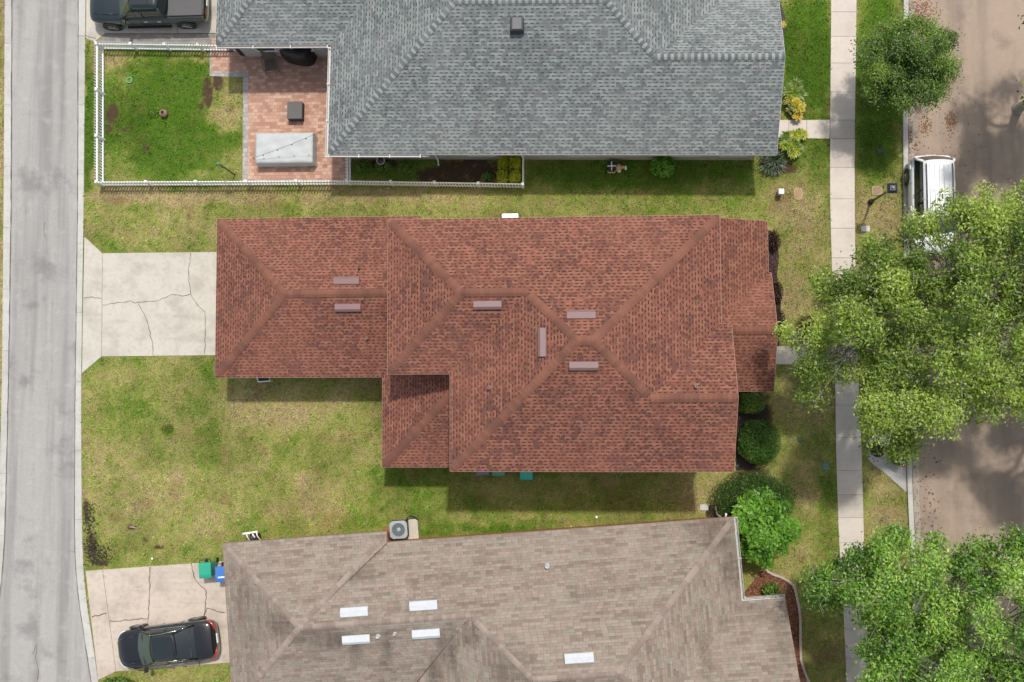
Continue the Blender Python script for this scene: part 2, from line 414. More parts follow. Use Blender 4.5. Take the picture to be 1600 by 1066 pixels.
xs = np.concatenate([[-900, -400, -150, -60], np.arange(-30, 30.01, .09), [60, 150, 400, 900]])
ys = np.concatenate([[-900, -400, -150, -50], np.arange(-21, 21.01, .09), [50, 150, 400, 900]])
gx, gy = np.meshgrid(xs, ys); nx, ny = len(xs), len(ys); fx, fy = gx.ravel(), gy.ravel()
me = bpy.data.meshes.new('ground'); me.vertices.add(nx*ny)
inn = (np.abs(fx) < 30.5) & (np.abs(fy) < 21.5)
me.vertices.foreach_set('co', np.stack([fx, fy, np.zeros(nx*ny)], 1).astype(np.float32).ravel())
i0 = (np.arange(ny-1)[:, None]*nx+np.arange(nx-1)[None]).ravel()
q = np.stack([i0, i0+1, i0+nx+1, i0+nx], 1).astype(np.int32); k = len(q)
me.loops.add(4*k); me.loops.foreach_set('vertex_index', q.ravel())
me.polygons.add(k); me.polygons.foreach_set('loop_start', np.arange(0, 4*k, 4, dtype=np.int32)); me.polygons.foreach_set('loop_total', np.full(k, 4, dtype=np.int32))
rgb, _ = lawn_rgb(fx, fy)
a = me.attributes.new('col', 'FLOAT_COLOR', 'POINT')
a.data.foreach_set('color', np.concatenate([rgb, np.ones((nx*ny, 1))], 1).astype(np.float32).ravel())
me.update(calc_edges=True)
t = NT('lawn'); c = t.attr('col').outputs['Color']; v = t.obj()
n = t.noise(v, 24, 3, .75)
c = t.mix(t.step(n, .32, .7), t.mix(1.0, c, (.5, .52, .5), 'MULTIPLY'), t.mix(1.0, c, (1.4, 1.36, 1.32), 'MULTIPLY'))
t.color(c); t.b.inputs['Roughness'].default_value = 1; t.b.inputs['Specular IOR Level'].default_value = .1
t.bump(n, .7, .04); me.materials.append(t.m)
go = bpy.data.objects.new('ground', me); COL.objects.link(go); tag(go, kind='structure', label='patchy lawn ground reaching out past the houses')

# ------------------------------------------------------------------ paved setting
def struct(name, mb, m, label=None, **kw):
    o = mb.build(name, m, None, **kw); return tag(o, label=label, kind='structure')
def inside(px, py, poly):
    r = np.zeros(len(px), bool); n = len(poly)
    for i in range(n):
        (x1, y1), (x2, y2) = poly[i], poly[(i+1) % n]
        if y1 == y2: continue
        c = ((y1 > py) != (y2 > py)) & (px < (x2-x1)*(py-y1)/(y2-y1)+x1); r ^= c
    return r
def poly_dist(px, py, poly):
    d = np.full(len(px), 1e9)
    for (x1, y1), (x2, y2) in zip(poly, poly[1:]+poly[:1]):
        dx, dy = x2-x1, y2-y1; t_ = np.clip(((px-x1)*dx+(py-y1)*dy)/(dx*dx+dy*dy), 0, 1)
        d = np.minimum(d, np.hypot(px-x1-t_*dx, py-y1-t_*dy))
    return d
PAVED = []
ALLEY_L = [(21, -700), (19, 0), (18, 330), (13.5, 610), (9, 800), (6, 880), (-2, 950), (-16, 1066), (-120, 1500)]
ALLEY_R = [(126, -700), (123, 0), (122, 330), (118, 610), (117, 800), (117, 862), (122, 925), (131, 990), (141, 1050), (146, 1085), (190, 1500)]
KERB_RR = [(137, -700), (134, 0), (131, 320), (127, 610), (128, 800), (129, 862), (133, 925), (143, 990), (152, 1050), (157, 1085), (203, 1500)]
KERB_LL = [(10, -700), (8, 0), (7, 160), (6, 330), (3.4, 610), (-2, 800), (-5, 880), (-14, 950), (-28, 1066), (-133, 1500)]
def smooth_line(pts, step=12):
    out = []
    ys_ = np.array([p[1] for p in pts], float); xs_ = np.array([p[0] for p in pts], float)
    yy = np.arange(ys_[0], ys_[-1]+1, step); xx = np.interp(yy, ys_, xs_)
    k = np.ones(7)/7; xp = np.pad(xx, 3, mode='reflect', reflect_type='odd'); return list(zip(np.convolve(xp, k, 'valid'), yy))
aL, aR, kR, kL = map(smooth_line, (ALLEY_L, ALLEY_R, KERB_RR, KERB_LL))
poly = gp(aL+aR[::-1]); mb = MB()
for i in range(len(aL)-1): mb.add([(*at(*aL[i])[:2], .006), (*at(*aR[i])[:2], .006), (*at(*aR[i+1])[:2], .006), (*at(*aL[i+1])[:2], .006)], [(3, 2, 1, 0)])
struct('alley', mb, asphalt('alley_asphalt', (.375, .362, .342), (.20, .19, .18), (1.2, .05), .75, .8), 'worn pale grey asphalt alley with wheel track stains')
PAVED.append(kL+kR[::-1])
JOINT = mat('joint_grime', (.12, .11, .10), 1, .5, 3)
for nm_, A_ in (('kerb_joint', aR), ('kerb_joint', aL)):
    mb = MB(); rj = random.Random(4)
    W_ = [(.25+rj.random()*.9, .2+rj.random()*.5) for _ in A_]
    for i in range(len(A_)-1):
        l0, l1, r0, r1 = at(A_[i][0]-W_[i][0], A_[i][1]), at(A_[i+1][0]-W_[i+1][0], A_[i+1][1]), at(A_[i][0]+W_[i][1], A_[i][1]), at(A_[i+1][0]+W_[i+1][1], A_[i+1][1])
        mb.add([(l0.x, l0.y, .034), (r0.x, r0.y, .034), (r1.x, r1.y, .034), (l1.x, l1.y, .034)], [(3, 2, 1, 0)])
    struct(nm_, mb, JOINT, 'dark grimy joint line between the alley and its kerb')
CKERB = concrete('kerb_concrete', (.50, .49, .455), (.33, .31, .28), .5)
def kerb(name, A, B, z, every, label):
    mb = MB()
    for i in range(0, len(A)-1):
        a0, a1, b0, b1 = (at(*p) for p in (A[i], A[i+1], B[i], B[i+1]))
        g = .03 if i % every == 0 else 0
        a0 = a0.lerp(a1, g); b0 = b0.lerp(b1, g)
        n = len(mb.f); mb.prism([(a0.x, a0.y), (b0.x, b0.y), (b1.x, b1.y), (a1.x, a1.y)], 0, z)
        random.seed(i//every*7+3); tn = random.random()*.5
        for j in range(n, len(mb.f)): mb.tone[j] = tn
    return struct(name, mb, CKERB, label)
kerb('alley_kerb', aR, kR, .03, 9, 'flat concrete kerb along the lawn side of the alley')
kerb('alley_kerb', kL, aL, .03, 8, 'flat concrete kerb along the far left side of the alley')

ALLEY_O = [o for o in bpy.data.objects if o.name == 'alley'][0]
# street side
SK = [(1411, -700), (1411, 0), (1410, 200), (1412, 400), (1415, 650), (1416, 730), (1418, 800), (1421, 840), (1432, 1066), (1450, 1700)]
def off(L, d): return [(x+d, y) for x, y in L]
sk = smooth_line(SK, 14); s1 = off(sk, 7.5); s2 = off(sk, 9.5); s3 = off(sk, 19)
mb = MB()
for i in range(len(s3)-1):
    a0, a1 = at(*s2[i]), at(*s2[i+1])
    mb.add([(a0.x, a0.y, .005), (40, a0.y, .005), (40, a1.y, .005), (a1.x, a1.y, .005)], [(3, 2, 1, 0)])
struct('street', mb, asphalt('street_asphalt', (.36, .275, .212), (.20, .152, .122), (.8, .1), .45, .65), 'pinkish brown asphalt street on the right')
kerb('street_kerb', sk, s1, .11, 7, 'raised concrete kerb edging the street')
mb = MB()
for i in range(len(s3)-1):
    a0, a1, b0, b1 = (at(*p) for p in (s2[i], s2[i+1], s3[i], s3[i+1]))
    mb.add([(a0.x, a0.y, .014), (b0.x, b0.y, .012), (b1.x, b1.y, .012), (a1.x, a1.y, .014)], [(3, 2, 1, 0)])
struct('street_gutter', mb, concrete('gutter_concrete', (.36, .315, .27), (.16, .13, .11), .7), 'stained concrete gutter strip beside the street kerb')
PAVED.append([(1410, -700), (2400, -700), (2400, 1700), (1440, 1700), (1421, 840), (1412, 400)])
# sidewalk slabs
SWL = [(1300, -500), (1298.5, 0), (1297, 190), (1296.5, 300), (1299, 400), (1305, 600), (1306, 700), (1310, 830), (1320, 1000), (1335, 1400)]
SWR = [(1340, -500), (1338, 0), (1335.5, 190), (1335, 300), (1336, 400), (1341, 600), (1346, 700), (1348.5, 800), (1352, 950), (1375, 1400)]
jy = [-400, -355, -310, -268, -226, -184, -142, -103, -62, -22, 19, 57.5, 99, 144, 188, 217, 262, 311, 357, 403, 447, 492, 536, 580, 633, 684, 735, 773, 809, 848, 893, 938, 983, 1028, 1073, 1118, 1164, 1210, 1260]
xl = lambda y: np.interp(y, [p[1] for p in SWL], [p[0] for p in SWL]); xr = lambda y: np.interp(y, [p[1] for p in SWR], [p[0] for p in SWR])
random.seed(5); mb = MB()
for a_, b_ in zip(jy, jy[1:]):
    n = len(mb.f); mb.prism(gp([(xl(a_+.25), a_+.25), (xr(a_+.25), a_+.25), (xr(b_-.25), b_-.25), (xl(b_-.25), b_-.25)]), -.05, .035)
    tn = {188: .75, 773: .6, 217: .45, 262: .1, 144: .25, 735: .12, 57.5: 0, 311: .05}.get(a_, random.random()*.4)
    for j in range(n, len(mb.f)): mb.tone[j] = tn
CWALK = concrete('sidewalk_concrete', (.60, .535, .475), (.40, .345, .295), .38)
struct('sidewalk', mb, CWALK, 'pale concrete sidewalk laid in square slabs')
PAVED.append(SWL+SWR[::-1])
mb = MB()
for p in ([(1205, 188), (1232, 188), (1232, 216), (1205, 214)], [(1232.6, 188), (1260, 188), (1260, 216.5), (1232.6, 216)], [(1260.6, 188), (1296, 187.5), (1296, 217), (1260.6, 216.5)]):
    mb.prism(gp(p), -.05, .034)
struct('walkway', mb, CWALK, 'short concrete front walk to the grey roofed house'); PAVED.append([(1205, 187), (1297, 187), (1297, 217), (1205, 215)])
mb = MB()
for p in ([(1190, 541), (1256, 541), (1257, 569), (1190, 570)], [(1256.6, 541), (1303, 541), (1304, 569), (1257.6, 569)]): mb.prism(gp(p), -.05, .034)
struct('walkway', mb, CWALK, 'short concrete front walk to the red roofed house'); PAVED.append([(1190, 540), (1304, 540), (1304, 570), (1190, 571)])
# driveways
CDRIVE = concrete('driveway_concrete', (.51, .475, .41), (.345, .312, .265), .7)
CDRIVE2 = concrete('driveway_concrete_worn', (.52, .445, .37), (.33, .27, .22), .7)
CRACK = mat('crack_filler', (.15, .128, .10), 1, .45)
def cracks(parent, lines, z, w=.035):
    random.seed(3)
    for ln in lines:
        pts = []
        for (x0, y0), (x1, y1) in zip(ln, ln[1:]):
            n = max(2, int(math.hypot(x1-x0, y1-y0)/5))
            for k in range(n):
                f = k/n; j = 0 if (k == 0) else 1.1
                pts.append((x0+(x1-x0)*f+random.uniform(-j, j), y0+(y1-y0)*f+random.uniform(-j, j)))
        pts.append(ln[-1]); P = [at(*p) for p in pts]; mb = MB(); vs = []
        for i, p in enumerate(P):
            d = (P[min(i+1, len(P)-1)]-P[max(i-1, 0)]).normalized(); nrm = Vector((-d.y, d.x, 0))*(w/2*random.uniform(.5, 1.2))
            vs += [(p.x-nrm.x, p.y-nrm.y, z), (p.x+nrm.x, p.y+nrm.y, z)]
        mb.add(vs, [(2*i, 2*i+2, 2*i+3, 2*i+1) for i in range(len(P)-1)])
        mb.build('crack', CRACK, parent)
mb = MB(); mb.prism(gp([(160.6, 396), (350, 394), (352, 555), (159.8, 557)]), -.05, .03)
mb.prism(gp([(132.3, 370), (160, 396), (159, 557), (128.5, 583)]), -.05, .027)
dr = struct('driveway', mb, CDRIVE, 'cream concrete driveway of the red roofed house with branching cracks')
cracks(dr, [[(132, 466), (144, 464), (159, 467)], [(161, 477), (190, 473), (204, 470), (212, 474), (218, 473), (225, 472), (250, 469), (268, 460), (285, 463), (298, 460)],
            [(298, 395), (295, 425), (298, 460), (311, 479), (321, 488), (321, 520), (320, 554)], [(216, 475), (226, 491), (233, 514), (239, 535), (240, 556)]], .034)
PAVED.append([(129, 368), (161, 394), (350, 393), (352, 557), (160, 559), (127, 585)])
mb = MB(); mb.prism(gp([(161, 890), (365, 876), (385, 1033), (182, 1049)]), -.05, .03)
mb.prism(gp([(134, 892), (160.3, 890), (181.3, 1049), (154, 1062)]), -.05, .027)
d2 = struct('driveway', mb, CDRIVE2, 'worn tan concrete driveway of the brown roofed house with cracks')
cracks(d2, [[(235, 886), (234, 920), (232, 966)], [(172, 970), (200, 969), (232, 966), (231, 1000), (233, 1044)], [(299, 880), (305, 905), (323, 925), (321, 950), (319, 962)], [(319, 962), (324, 950), (335, 953), (352, 957)],
            [(144, 964), (155, 962), (167, 958)], [(312, 1040), (313, 1020)]], .034, .05)
PAVED.append([(133, 888), (365, 874), (386, 1035), (182, 1050), (153, 1064), (142, 990)])
mb = MB(); mb.prism(gp([(163, -160), (345, -160), (345, 52), (165, 52)]), -.05, .03); mb.prism(gp([(136, -160), (162.5, -160), (164.5, 52), (148, 66), (135, 60)]), -.05, .027)
d3 = struct('driveway', mb, CDRIVE, 'pale concrete driveway under the dark pickup truck')
cracks(d3, [[(278, 52), (278, 20)], [(135, 56), (150, 61)]], .034)
mb = MB(); mb.prism(gp([(165.5, 53), (345, 53), (345, 70), (153, 67)]), -.05, .022)
struct('paver_strip', mb, paver('dark_paver', (.17, .15, .14), (.22, .20, .19), (.27, .25, .23), (.1, .09, .08), .28, .16), 'dark grey paver strip beside the pickup truck')
PAVED.append([(133, -160), (345, -160), (345, 68), (153, 67), (134, 62)])
# patio
mb = MB(); mb.prism(gp([(328, 60), (540, 60), (548, 240), (549, 287), (379, 287), (380, 121), (328, 119)]), -.05, .02)
struct('patio_border', mb, paver('grey_paver', (.26, .23, .215), (.33, .30, .28), (.39, .36, .34), (.16, .14, .13), .22, .22), 'grey paver border round the red brick patio')
mb = MB(); mb.prism(gp([(331, 60), (540, 60), (545, 240), (546, 281), (388, 281), (388, 113), (331, 111)]), .0, .026)
struct('patio', mb, paver('red_paver', (.31, .155, .105), (.42, .235, .165), (.50, .33, .245), (.21, .135, .10), .24, .165), 'red brick patio behind the grey roofed house')
PAVED.append([(327, 60), (549, 60), (549, 287), (379, 287), (380, 121), (327, 120)])
# kerbside pad by the street with a round tree opening
hole = at(1371, 703); mb = MB()
mb.prism(gp([(1354, 708), (1357, 718), (1365, 727), (1380, 737), (1400, 755), (1416, 769), (1415, 690), (1400, 680), (1362, 682), (1355, 692)]), -.05, .035)
struct('concrete_pad', mb, concrete('pad_concrete', (.44, .42, .41), (.30, .28, .27), .4), 'triangular concrete pad on the kerb under the tree'); PAVED.append([(1354, 690), (1354, 712), (1380, 738), (1417, 769), (1415, 690)])
mb = MB(); mb.lathe([(.34, .03), (.34, .042), (.02, .05)], (hole.x, hole.y, 0), 24)
struct('planting_hole', mb, soilmat('dark_earth', [(.02, .014, .012), (.04, .03, .025), (.07, .05, .04)]), 'round dark earth opening in the concrete pad')

cracks(ALLEY_O, [[(70, 348), (69, 356), (71, 372)], [(58, 1005), (56, 1030), (60, 1045), (59, 1062)], [(50, 1022), (57, 1008)], [(106, 860), (117, 863)], [(60, 1045), (58, 1066)]], .011, .03)
STREET_O = bpy.data.objects['street']; random.seed(12)
OIL = mat('oil_drip', (.10, .075, .065), .8, .3)
for cx, cy in ((1452, 770), (1457, 772), (1459, 780), (1453, 786), (1461, 809), (1463, 810), (1451, 808), (1456, 822), (1447, 745), (1452, 738), (1459, 742), (1463, 722), (1460, 716), (1456, 833), (1450, 836)):
    c_ = at(cx, cy); r_ = random.uniform(.03, .09)
    MB().sheet([(c_.x+r_*random.uniform(.6, 1.2)*math.cos(2*PI*i/9), c_.y+r_*random.uniform(.6, 1.2)*math.sin(2*PI*i/9)) for i in range(9)], .010).build('oil_drip', OIL, STREET_O)
# mulch beds
def bed(name, pts, m, label, chips, cols):
    P = gp(pts); mb = MB(); mb.prism(P, -.05, .03); struct(name, mb, m, label); PAVED.append(pts)
    xs_ = [p[0] for p in pts]; ys_ = [p[1] for p in pts]
    px = RNG.uniform(min(xs_), max(xs_), chips*3); py = RNG.uniform(min(ys_), max(ys_), chips*3)
    k = inside(px, py, pts); px, py = px[k][:chips], py[k][:chips]
    c = at_many(px, py, np.full(len(px), .045)); n = len(c)
    an = RNG.uniform(0, PI, n); L = RNG.uniform(.02, .06, n); w = RNG.uniform(.008, .02, n)
    d = np.stack([np.cos(an), np.sin(an), RNG.uniform(-.35, .35, n)], 1)*L[:, None]; e = np.stack([-np.sin(an), np.cos(an), RNG.uniform(-.3, .3, n)], 1)*w[:, None]
    V = np.stack([c-d-e, c+d-e, c+d+e, c-d+e], 1).reshape(-1, 3)
    cc = np.array(cols)[RNG.integers(0, len(cols), n)]*RNG.uniform(.6, 1.3, (n, 1))
    tag(np_mesh('mulch_chips', V, 4, LEAF, None, cc), 'loose wood chips on the '+label, 'mulch', kind='stuff')
bed('mulch_bed', [(1190, 362), (1204, 360), (1213, 372), (1217, 400), (1214, 430), (1220, 470), (1219, 500), (1217, 541), (1190, 541)], soilmat('dark_mulch', [(.018, .012, .012), (.045, .022, .020), (.09, .04, .035)]),
    'dark mulch bed along the red house front', 900, [(.07, .025, .02), (.10, .04, .03), (.03, .018, .015)])
bed('mulch_bed', [(1150, 938), (1165, 925), (1185, 897), (1196, 888), (1205, 896), (1222, 901), (1234, 909), (1241, 917), (1246, 940), (1250, 965), (1250, 1010), (1253, 1045), (1262, 1066), (1290, 1110), (1220, 1110), (1205, 940)],
    soilmat('red_mulch', [(.07, .028, .018), (.16, .065, .035), (.30, .13, .06)]), 'reddish mulch bed beside the brown roofed house', 3200, [(.30, .10, .05), (.20, .075, .04), (.40, .20, .10), (.12, .05, .03)])
bed('mulch_bed', [(1218, 0), (1222, 12), (1226, 25), (1227, 45), (1223, 62), (1215, 66), (1205, 66), (1205, -5)], soilmat('grey_mulch', [(.03, .028, .028), (.07, .06, .06), (.13, .11, .10)]),
    'grey mulch bed along the grey house front', 400, [(.10, .09, .085), (.06, .05, .05)])
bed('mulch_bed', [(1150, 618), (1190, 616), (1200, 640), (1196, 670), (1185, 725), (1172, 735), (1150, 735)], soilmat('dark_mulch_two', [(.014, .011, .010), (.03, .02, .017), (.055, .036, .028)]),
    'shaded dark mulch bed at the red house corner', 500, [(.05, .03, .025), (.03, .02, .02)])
bed('mulch_bed', [(1104, 790), (1118, 788), (1135, 812), (1132, 830), (1104, 812)], soilmat('brown_mulch', [(.03, .018, .012), (.06, .035, .025), (.10, .06, .04)]), 'small brown mulch strip under the clipped hedge', 200, [(.10, .055, .035), (.05, .03, .02)])
# concrete edging of the red mulch bed
P = [at(*p) for p in [(1196, 887), (1200, 893), (1207, 897), (1219, 901), (1231, 907), (1240, 915), (1244, 930), (1248, 950), (1250, 970), (1250, 1000), (1251, 1030), (1256, 1048), (1263, 1064), (1275, 1085), (1290, 1110)]]
mb = MB(); vs = []
for i, p in enumerate(P):
    d = (P[min(i+1, len(P)-1)]-P[max(i-1, 0)]).normalized(); n_ = Vector((-d.y, d.x, 0))*.055
    vs += [(*(p-n_)[:2], 0), (*(p-n_)[:2], .09), (*(p+n_)[:2], .09), (*(p+n_)[:2], 0)]
mb.add(vs, [(4*i+j, 4*i+j+1, 4*i+j+5, 4*i+j+4) for i in range(len(P)-1) for j in range(3)])
tag(mb.build('garden_edging', concrete('edging_concrete', (.46, .38, .33), (.3, .24, .2), .5)), 'curved pale concrete edging strip round the reddish mulch bed', 'edging')

# ------------------------------------------------------------------ grass blades
def is_paved(px, py):
    r = np.zeros(len(px), bool)
    for p in PAVED: r |= inside(px, py, p)
    return r
def grass(n):
    x = RNG.uniform(-26.5, 26.5, n); y = RNG.uniform(-18.5, 18.8, n)
    px, py = px_of(x, y); k = ~is_paved(px, py)
    for p in PAVED:
        q_ = np.nonzero(inside(px, py, p))[0]; d_ = poly_dist(px[q_], py[q_], p[::6] if len(p) > 60 else p); k[q_] |= (d_ < 1.6*RNG.random(len(q_))**2*(.5+fbm(px[q_]/9, py[q_]/9, 5, 2))) & (RNG.random(len(q_)) < .75)
    k &= ~((x > -4.4) & (x < 8.4) & (y > -5) & (y < 4.3)) & ~((x > -12.8) & (x < -4) & (y > -1.2) & (y < 5)) & ~((x > -7.6) & (x < 11.4) & (y > 8.9)) & ~((x > -12) & (x < 11) & (y < -9.3-.0*x) & (y < -9.6+.08*x))
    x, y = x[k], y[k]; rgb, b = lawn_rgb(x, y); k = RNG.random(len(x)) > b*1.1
    x, y, rgb = x[k], y[k], rgb[k]; n = len(x)
    an = RNG.uniform(0, 2*PI, n); h = RNG.uniform(.03, .08, n); w = RNG.uniform(.009, .021, n); ln = RNG.uniform(.03, .11, n)
    base = np.stack([x, y, np.full(n, -.004)], 1); side = np.stack([-np.sin(an), np.cos(an), np.zeros(n)], 1)*w[:, None]
    tip = base+np.stack([np.cos(an)*ln, np.sin(an)*ln, h], 1)
    V = np.stack([base-side, base+side, tip], 1).reshape(-1, 3)
    tf = np.clip((fbm(x*4.5+9, y*4.5, 55, 2)-.56)*9, 0, 1); tip[:, 2] += tf*.05*RNG.random(n); rgb = rgb*(1+.22*tf)[:, None]*np.where((tf > .6)[:, None], (.82, 1.08, .8), 1.0)
    V = np.stack([base-side*(1+tf)[:, None], base+side*(1+tf)[:, None], tip], 1).reshape(-1, 3)
    rgb = rgb*(.6+1.05*RNG.random((n, 1))**1.5)*1.08*(1+RNG.normal(0, .06, (n, 3)))
    tag(np_mesh('grass', V, 3, GRASSM, None, np.clip(rgb, .004, .7)), 'short patchy lawn grass round the three houses', 'grass', kind='stuff')
grass(430000)
# ------------------------------------------------------------------ houses
class House:
    def __init__(s, name, label, theta, loc):
        s.ct, s.st = math.cos(math.radians(theta)), math.sin(math.radians(theta)); s.th = math.radians(theta)
        p = s.w(*loc); s.root = thing(name, label, 'house', (p[0], p[1], 0))
    def w(s, x, y): return (s.ct*x-s.st*y, s.st*x+s.ct*y)
    def loc(s, x, y): return (s.ct*x+s.st*y, -s.st*x+s.ct*y)
    def z(s, pl, x, y): b, n, ze, p = pl; return ze+p*((x-b[0])*n[0]+(y-b[1])*n[1])
    def plane(s, mb, pts, pl, k):
        b, n, ze, p = pl; m_ = len(pts)
        a = sum(pts[i][0]*pts[(i+1) % m_][1]-pts[(i+1) % m_][0]*pts[i][1] for i in range(m_))
        if a < 0: pts = pts[::-1]
        mb.add([(*s.w(*q), s.z(pl, *q)) for q in pts], [tuple(range(m_))])
        sl_ = math.sqrt(1+p*p)
        mb.uv[len(mb.f)-1] = [(-q[0]*n[1]+q[1]*n[0]+k*13.7, ((q[0]-b[0])*n[0]+(q[1]-b[1])*n[1])*sl_) for q in pts]
    def roof(s, name, planes, m_, parent=None):
        mb = MB()
        for k, (pts, pl) in enumerate(planes): s.plane(mb, pts, pl, k)
        return mb.build(name, m_, s.root)
    def strip(s, name, segs, m_, dz=(-.20, -.012), wid=.035, shift=0.0):
        """fascia boards: segs of ((x,y,z),(x,y,z)) in house axes, outer face flush with the eave"""
        mb = MB()
        for (x0, y0, z0), (x1, y1, z1) in segs:
            L = math.hypot(x1-x0, y1-y0); nx_, ny_ = (y1-y0)/L, -(x1-x0)/L
            o1, o2 = shift, shift-wid
            q = []
            for (x, y, z) in ((x0, y0, z0), (x1, y1, z1)):
                for o_ in (o1, o2):
                    for d in dz: q.append((*s.w(x+nx_*o_, y+ny_*o_), z+d))
            mb.add(q, [(0, 1, 5, 4), (2, 6, 7, 3), (1, 3, 7, 5), (0, 4, 6, 2), (0, 2, 3, 1), (4, 5, 7, 6)])
        return mb.build(name, m_, s.root)
    def soffit(s, poly, z, m_): MB().add([(*s.w(*q), z) for q in poly[::-1]], [tuple(range(len(poly)))]).build('soffit', m_, s.root)
    def walls(s, polys, m_):
        mb = MB()
        for pts, z1 in polys: mb.prism([s.w(*q) for q in pts], -.05, z1)
        return mb.build('wall', m_, s.root)
    def caps(s, parent, lines, m_, wid, expo, drop, smooth=0.0, name='ridge_cap'):
        for A, B in lines:
            if A[2] > B[2]: A, B = B, A
            A3, B3 = Vector((*s.w(A[0], A[1]), A[2])), Vector((*s.w(B[0], B[1]), B[2]))
            if B[2]-A[2] > .3: A3 = A3+(B3-A3).normalized()*wid*1.05
            d = B3-A3; L = d.length; n = int(L/expo); dh = Vector((d.x, d.y, 0)).normalized(); sd = Vector((-dh.y, dh.x, 0)); u = d.normalized()
            level = abs(A[2]-B[2]) < .05; dr = drop*(1.0 if level else .71); mb = MB(); prev = random.random()
            for k in range(n+1):
                a = A3+u*(k*expo-.012); b = A3+u*min(L, (k+1)*expo+.03); lo, hi = .034, .014
                w2 = wid*random.uniform(.96, 1.04)
                q = []
                for p, hgt in ((a, lo), (b, hi)):
                    for side, zz in ((-1, -dr*w2), (-.25, -.008), (.25, -.008), (1, -dr*w2)): q.append(p+sd*side*w2+Vector((0, 0, zz+hgt)))
                for p in (a,):
                    for side, zz in ((-1, -dr*w2), (1, -dr*w2)): q.append(p+sd*side*w2+Vector((0, 0, zz-.01)))
                f0 = len(mb.f)
                mb.add(q, [(1, 0, 4, 5), (2, 1, 5, 6), (3, 2, 6, 7), (8, 0, 1, 2, 3, 9)])
                prev = (smooth*prev+(1-smooth)*random.random()) if smooth >= 0 else ((k % 2)*.6+random.random()*.4)
                for j in range(f0, len(mb.f)): mb.tone[j] = prev
            mb.build(name, m_, parent)
    def hit(s, px, py, pl):
        z = pl[2]+1
        for _ in range(25):
            p = at(px, py, z); z = s.z(pl, *s.loc(p.x, p.y))
        return s.loc(p.x, p.y)
    def vent(s, parent, px, py, pl, m_, L=1.15, D=.36, hgt=.13, mslot=None):
        x, y = s.hit(px, py, pl); n = pl[1]; t_ = (-n[1], n[0]); mb = MB(); prof = [(D/2, .015), (D/2-.03, .07), (-D*.22, hgt*1.3), (-D/2, hgt*.95), (-D/2, .012)]
        q = []
        for e in (-L/2, L/2):
            for dn, hh in prof:
                X, Y = x+t_[0]*e+n[0]*dn, y+t_[1]*e+n[1]*dn; q.append((*s.w(X, Y), s.z(pl, X, Y)+hh))
        k = len(prof); mb.add(q, [(i, k+i, k+i+1, i+1) for i in range(k-1)]+[tuple(range(k)), tuple(range(2*k-1, k-1, -1))])
        v = mb.build('roof_vent', m_, parent, bevel=.008)
        return v
        mb = MB(); q = []
        for e, dn in ((-L/2-.05, D/2+.06), (L/2+.05, D/2+.06), (L/2+.05, -D/2-.03), (-L/2-.05, -D/2-.03)):
            X, Y = x+t_[0]*e+n[0]*dn, y+t_[1]*e+n[1]*dn; q.append((*s.w(X, Y), s.z(pl, X, Y)+.008))
        mb.add(q, [(0, 1, 2, 3)] if n[1] > 0 or n[0] < 0 else [(0, 3, 2, 1)])
        return v
    def pipe(s, parent, px, py, pl, m_, r=.055, hgt=.28):
        x, y = s.hit(px, py, pl); z = s.z(pl, x, y); w = s.w(x, y)
        MB().lathe([(r*1.7, -.05), (r*1.5, .03), (r*1.1, .09), (r, .1), (r, hgt), (r*.7, hgt), (r*.7, hgt-.1)], (w[0], w[1], z), 14).build('vent_pipe', m_, parent, smooth=False)
    def window(s, x, y, z, w, h, ax, out, door=False):
        """opening on a wall; ax 'x' runs along x, out is the outward unit step"""
        def bx(mb, u0, u1, z0, z1, o0, o1):
            c, d = (u0+u1)/2, abs(u1-u0); oc, od = (o0+o1)/2*out, abs(o1-o0)
            if ax == 'x': p = s.w(x+c, y+oc); mb.box((*p, (z0+z1)/2), (d, od, z1-z0), s.th)
            else: p = s.w(x+oc, y+c); mb.box((*p, (z0+z1)/2), (od, d, z1-z0), s.th)
        if door:
            mb = MB(); bx(mb, -w/2, w/2, z, z+h, .003, .03); dd = mb.build('door', mat('door_paint', (.55, .53, .5), .4, .05), s.root)
            mb = MB(); bx(mb, w*.3, w*.4, z+1, z+1.05, .032, .08); mb.build('handle', CHROME, dd); return
        mb = MB(); bx(mb, -w/2, w/2, z, z+h, .002, .014); wn = mb.build('window', PANE, s.root)
        mb = MB()
        bx(mb, -w/2-.06, -w/2, z-.06, z+h+.06, .002, .045); bx(mb, w/2, w/2+.06, z-.06, z+h+.06, .002, .045)
        bx(mb, -w/2, w/2, z+h, z+h+.06, .002, .043); bx(mb, -w/2, w/2, z-.06, z, .002, .06); bx(mb, -w/2, w/2, z+h/2-.02, z+h/2+.02, .015, .03)
        mb.build('frame', TRIMW, wn)

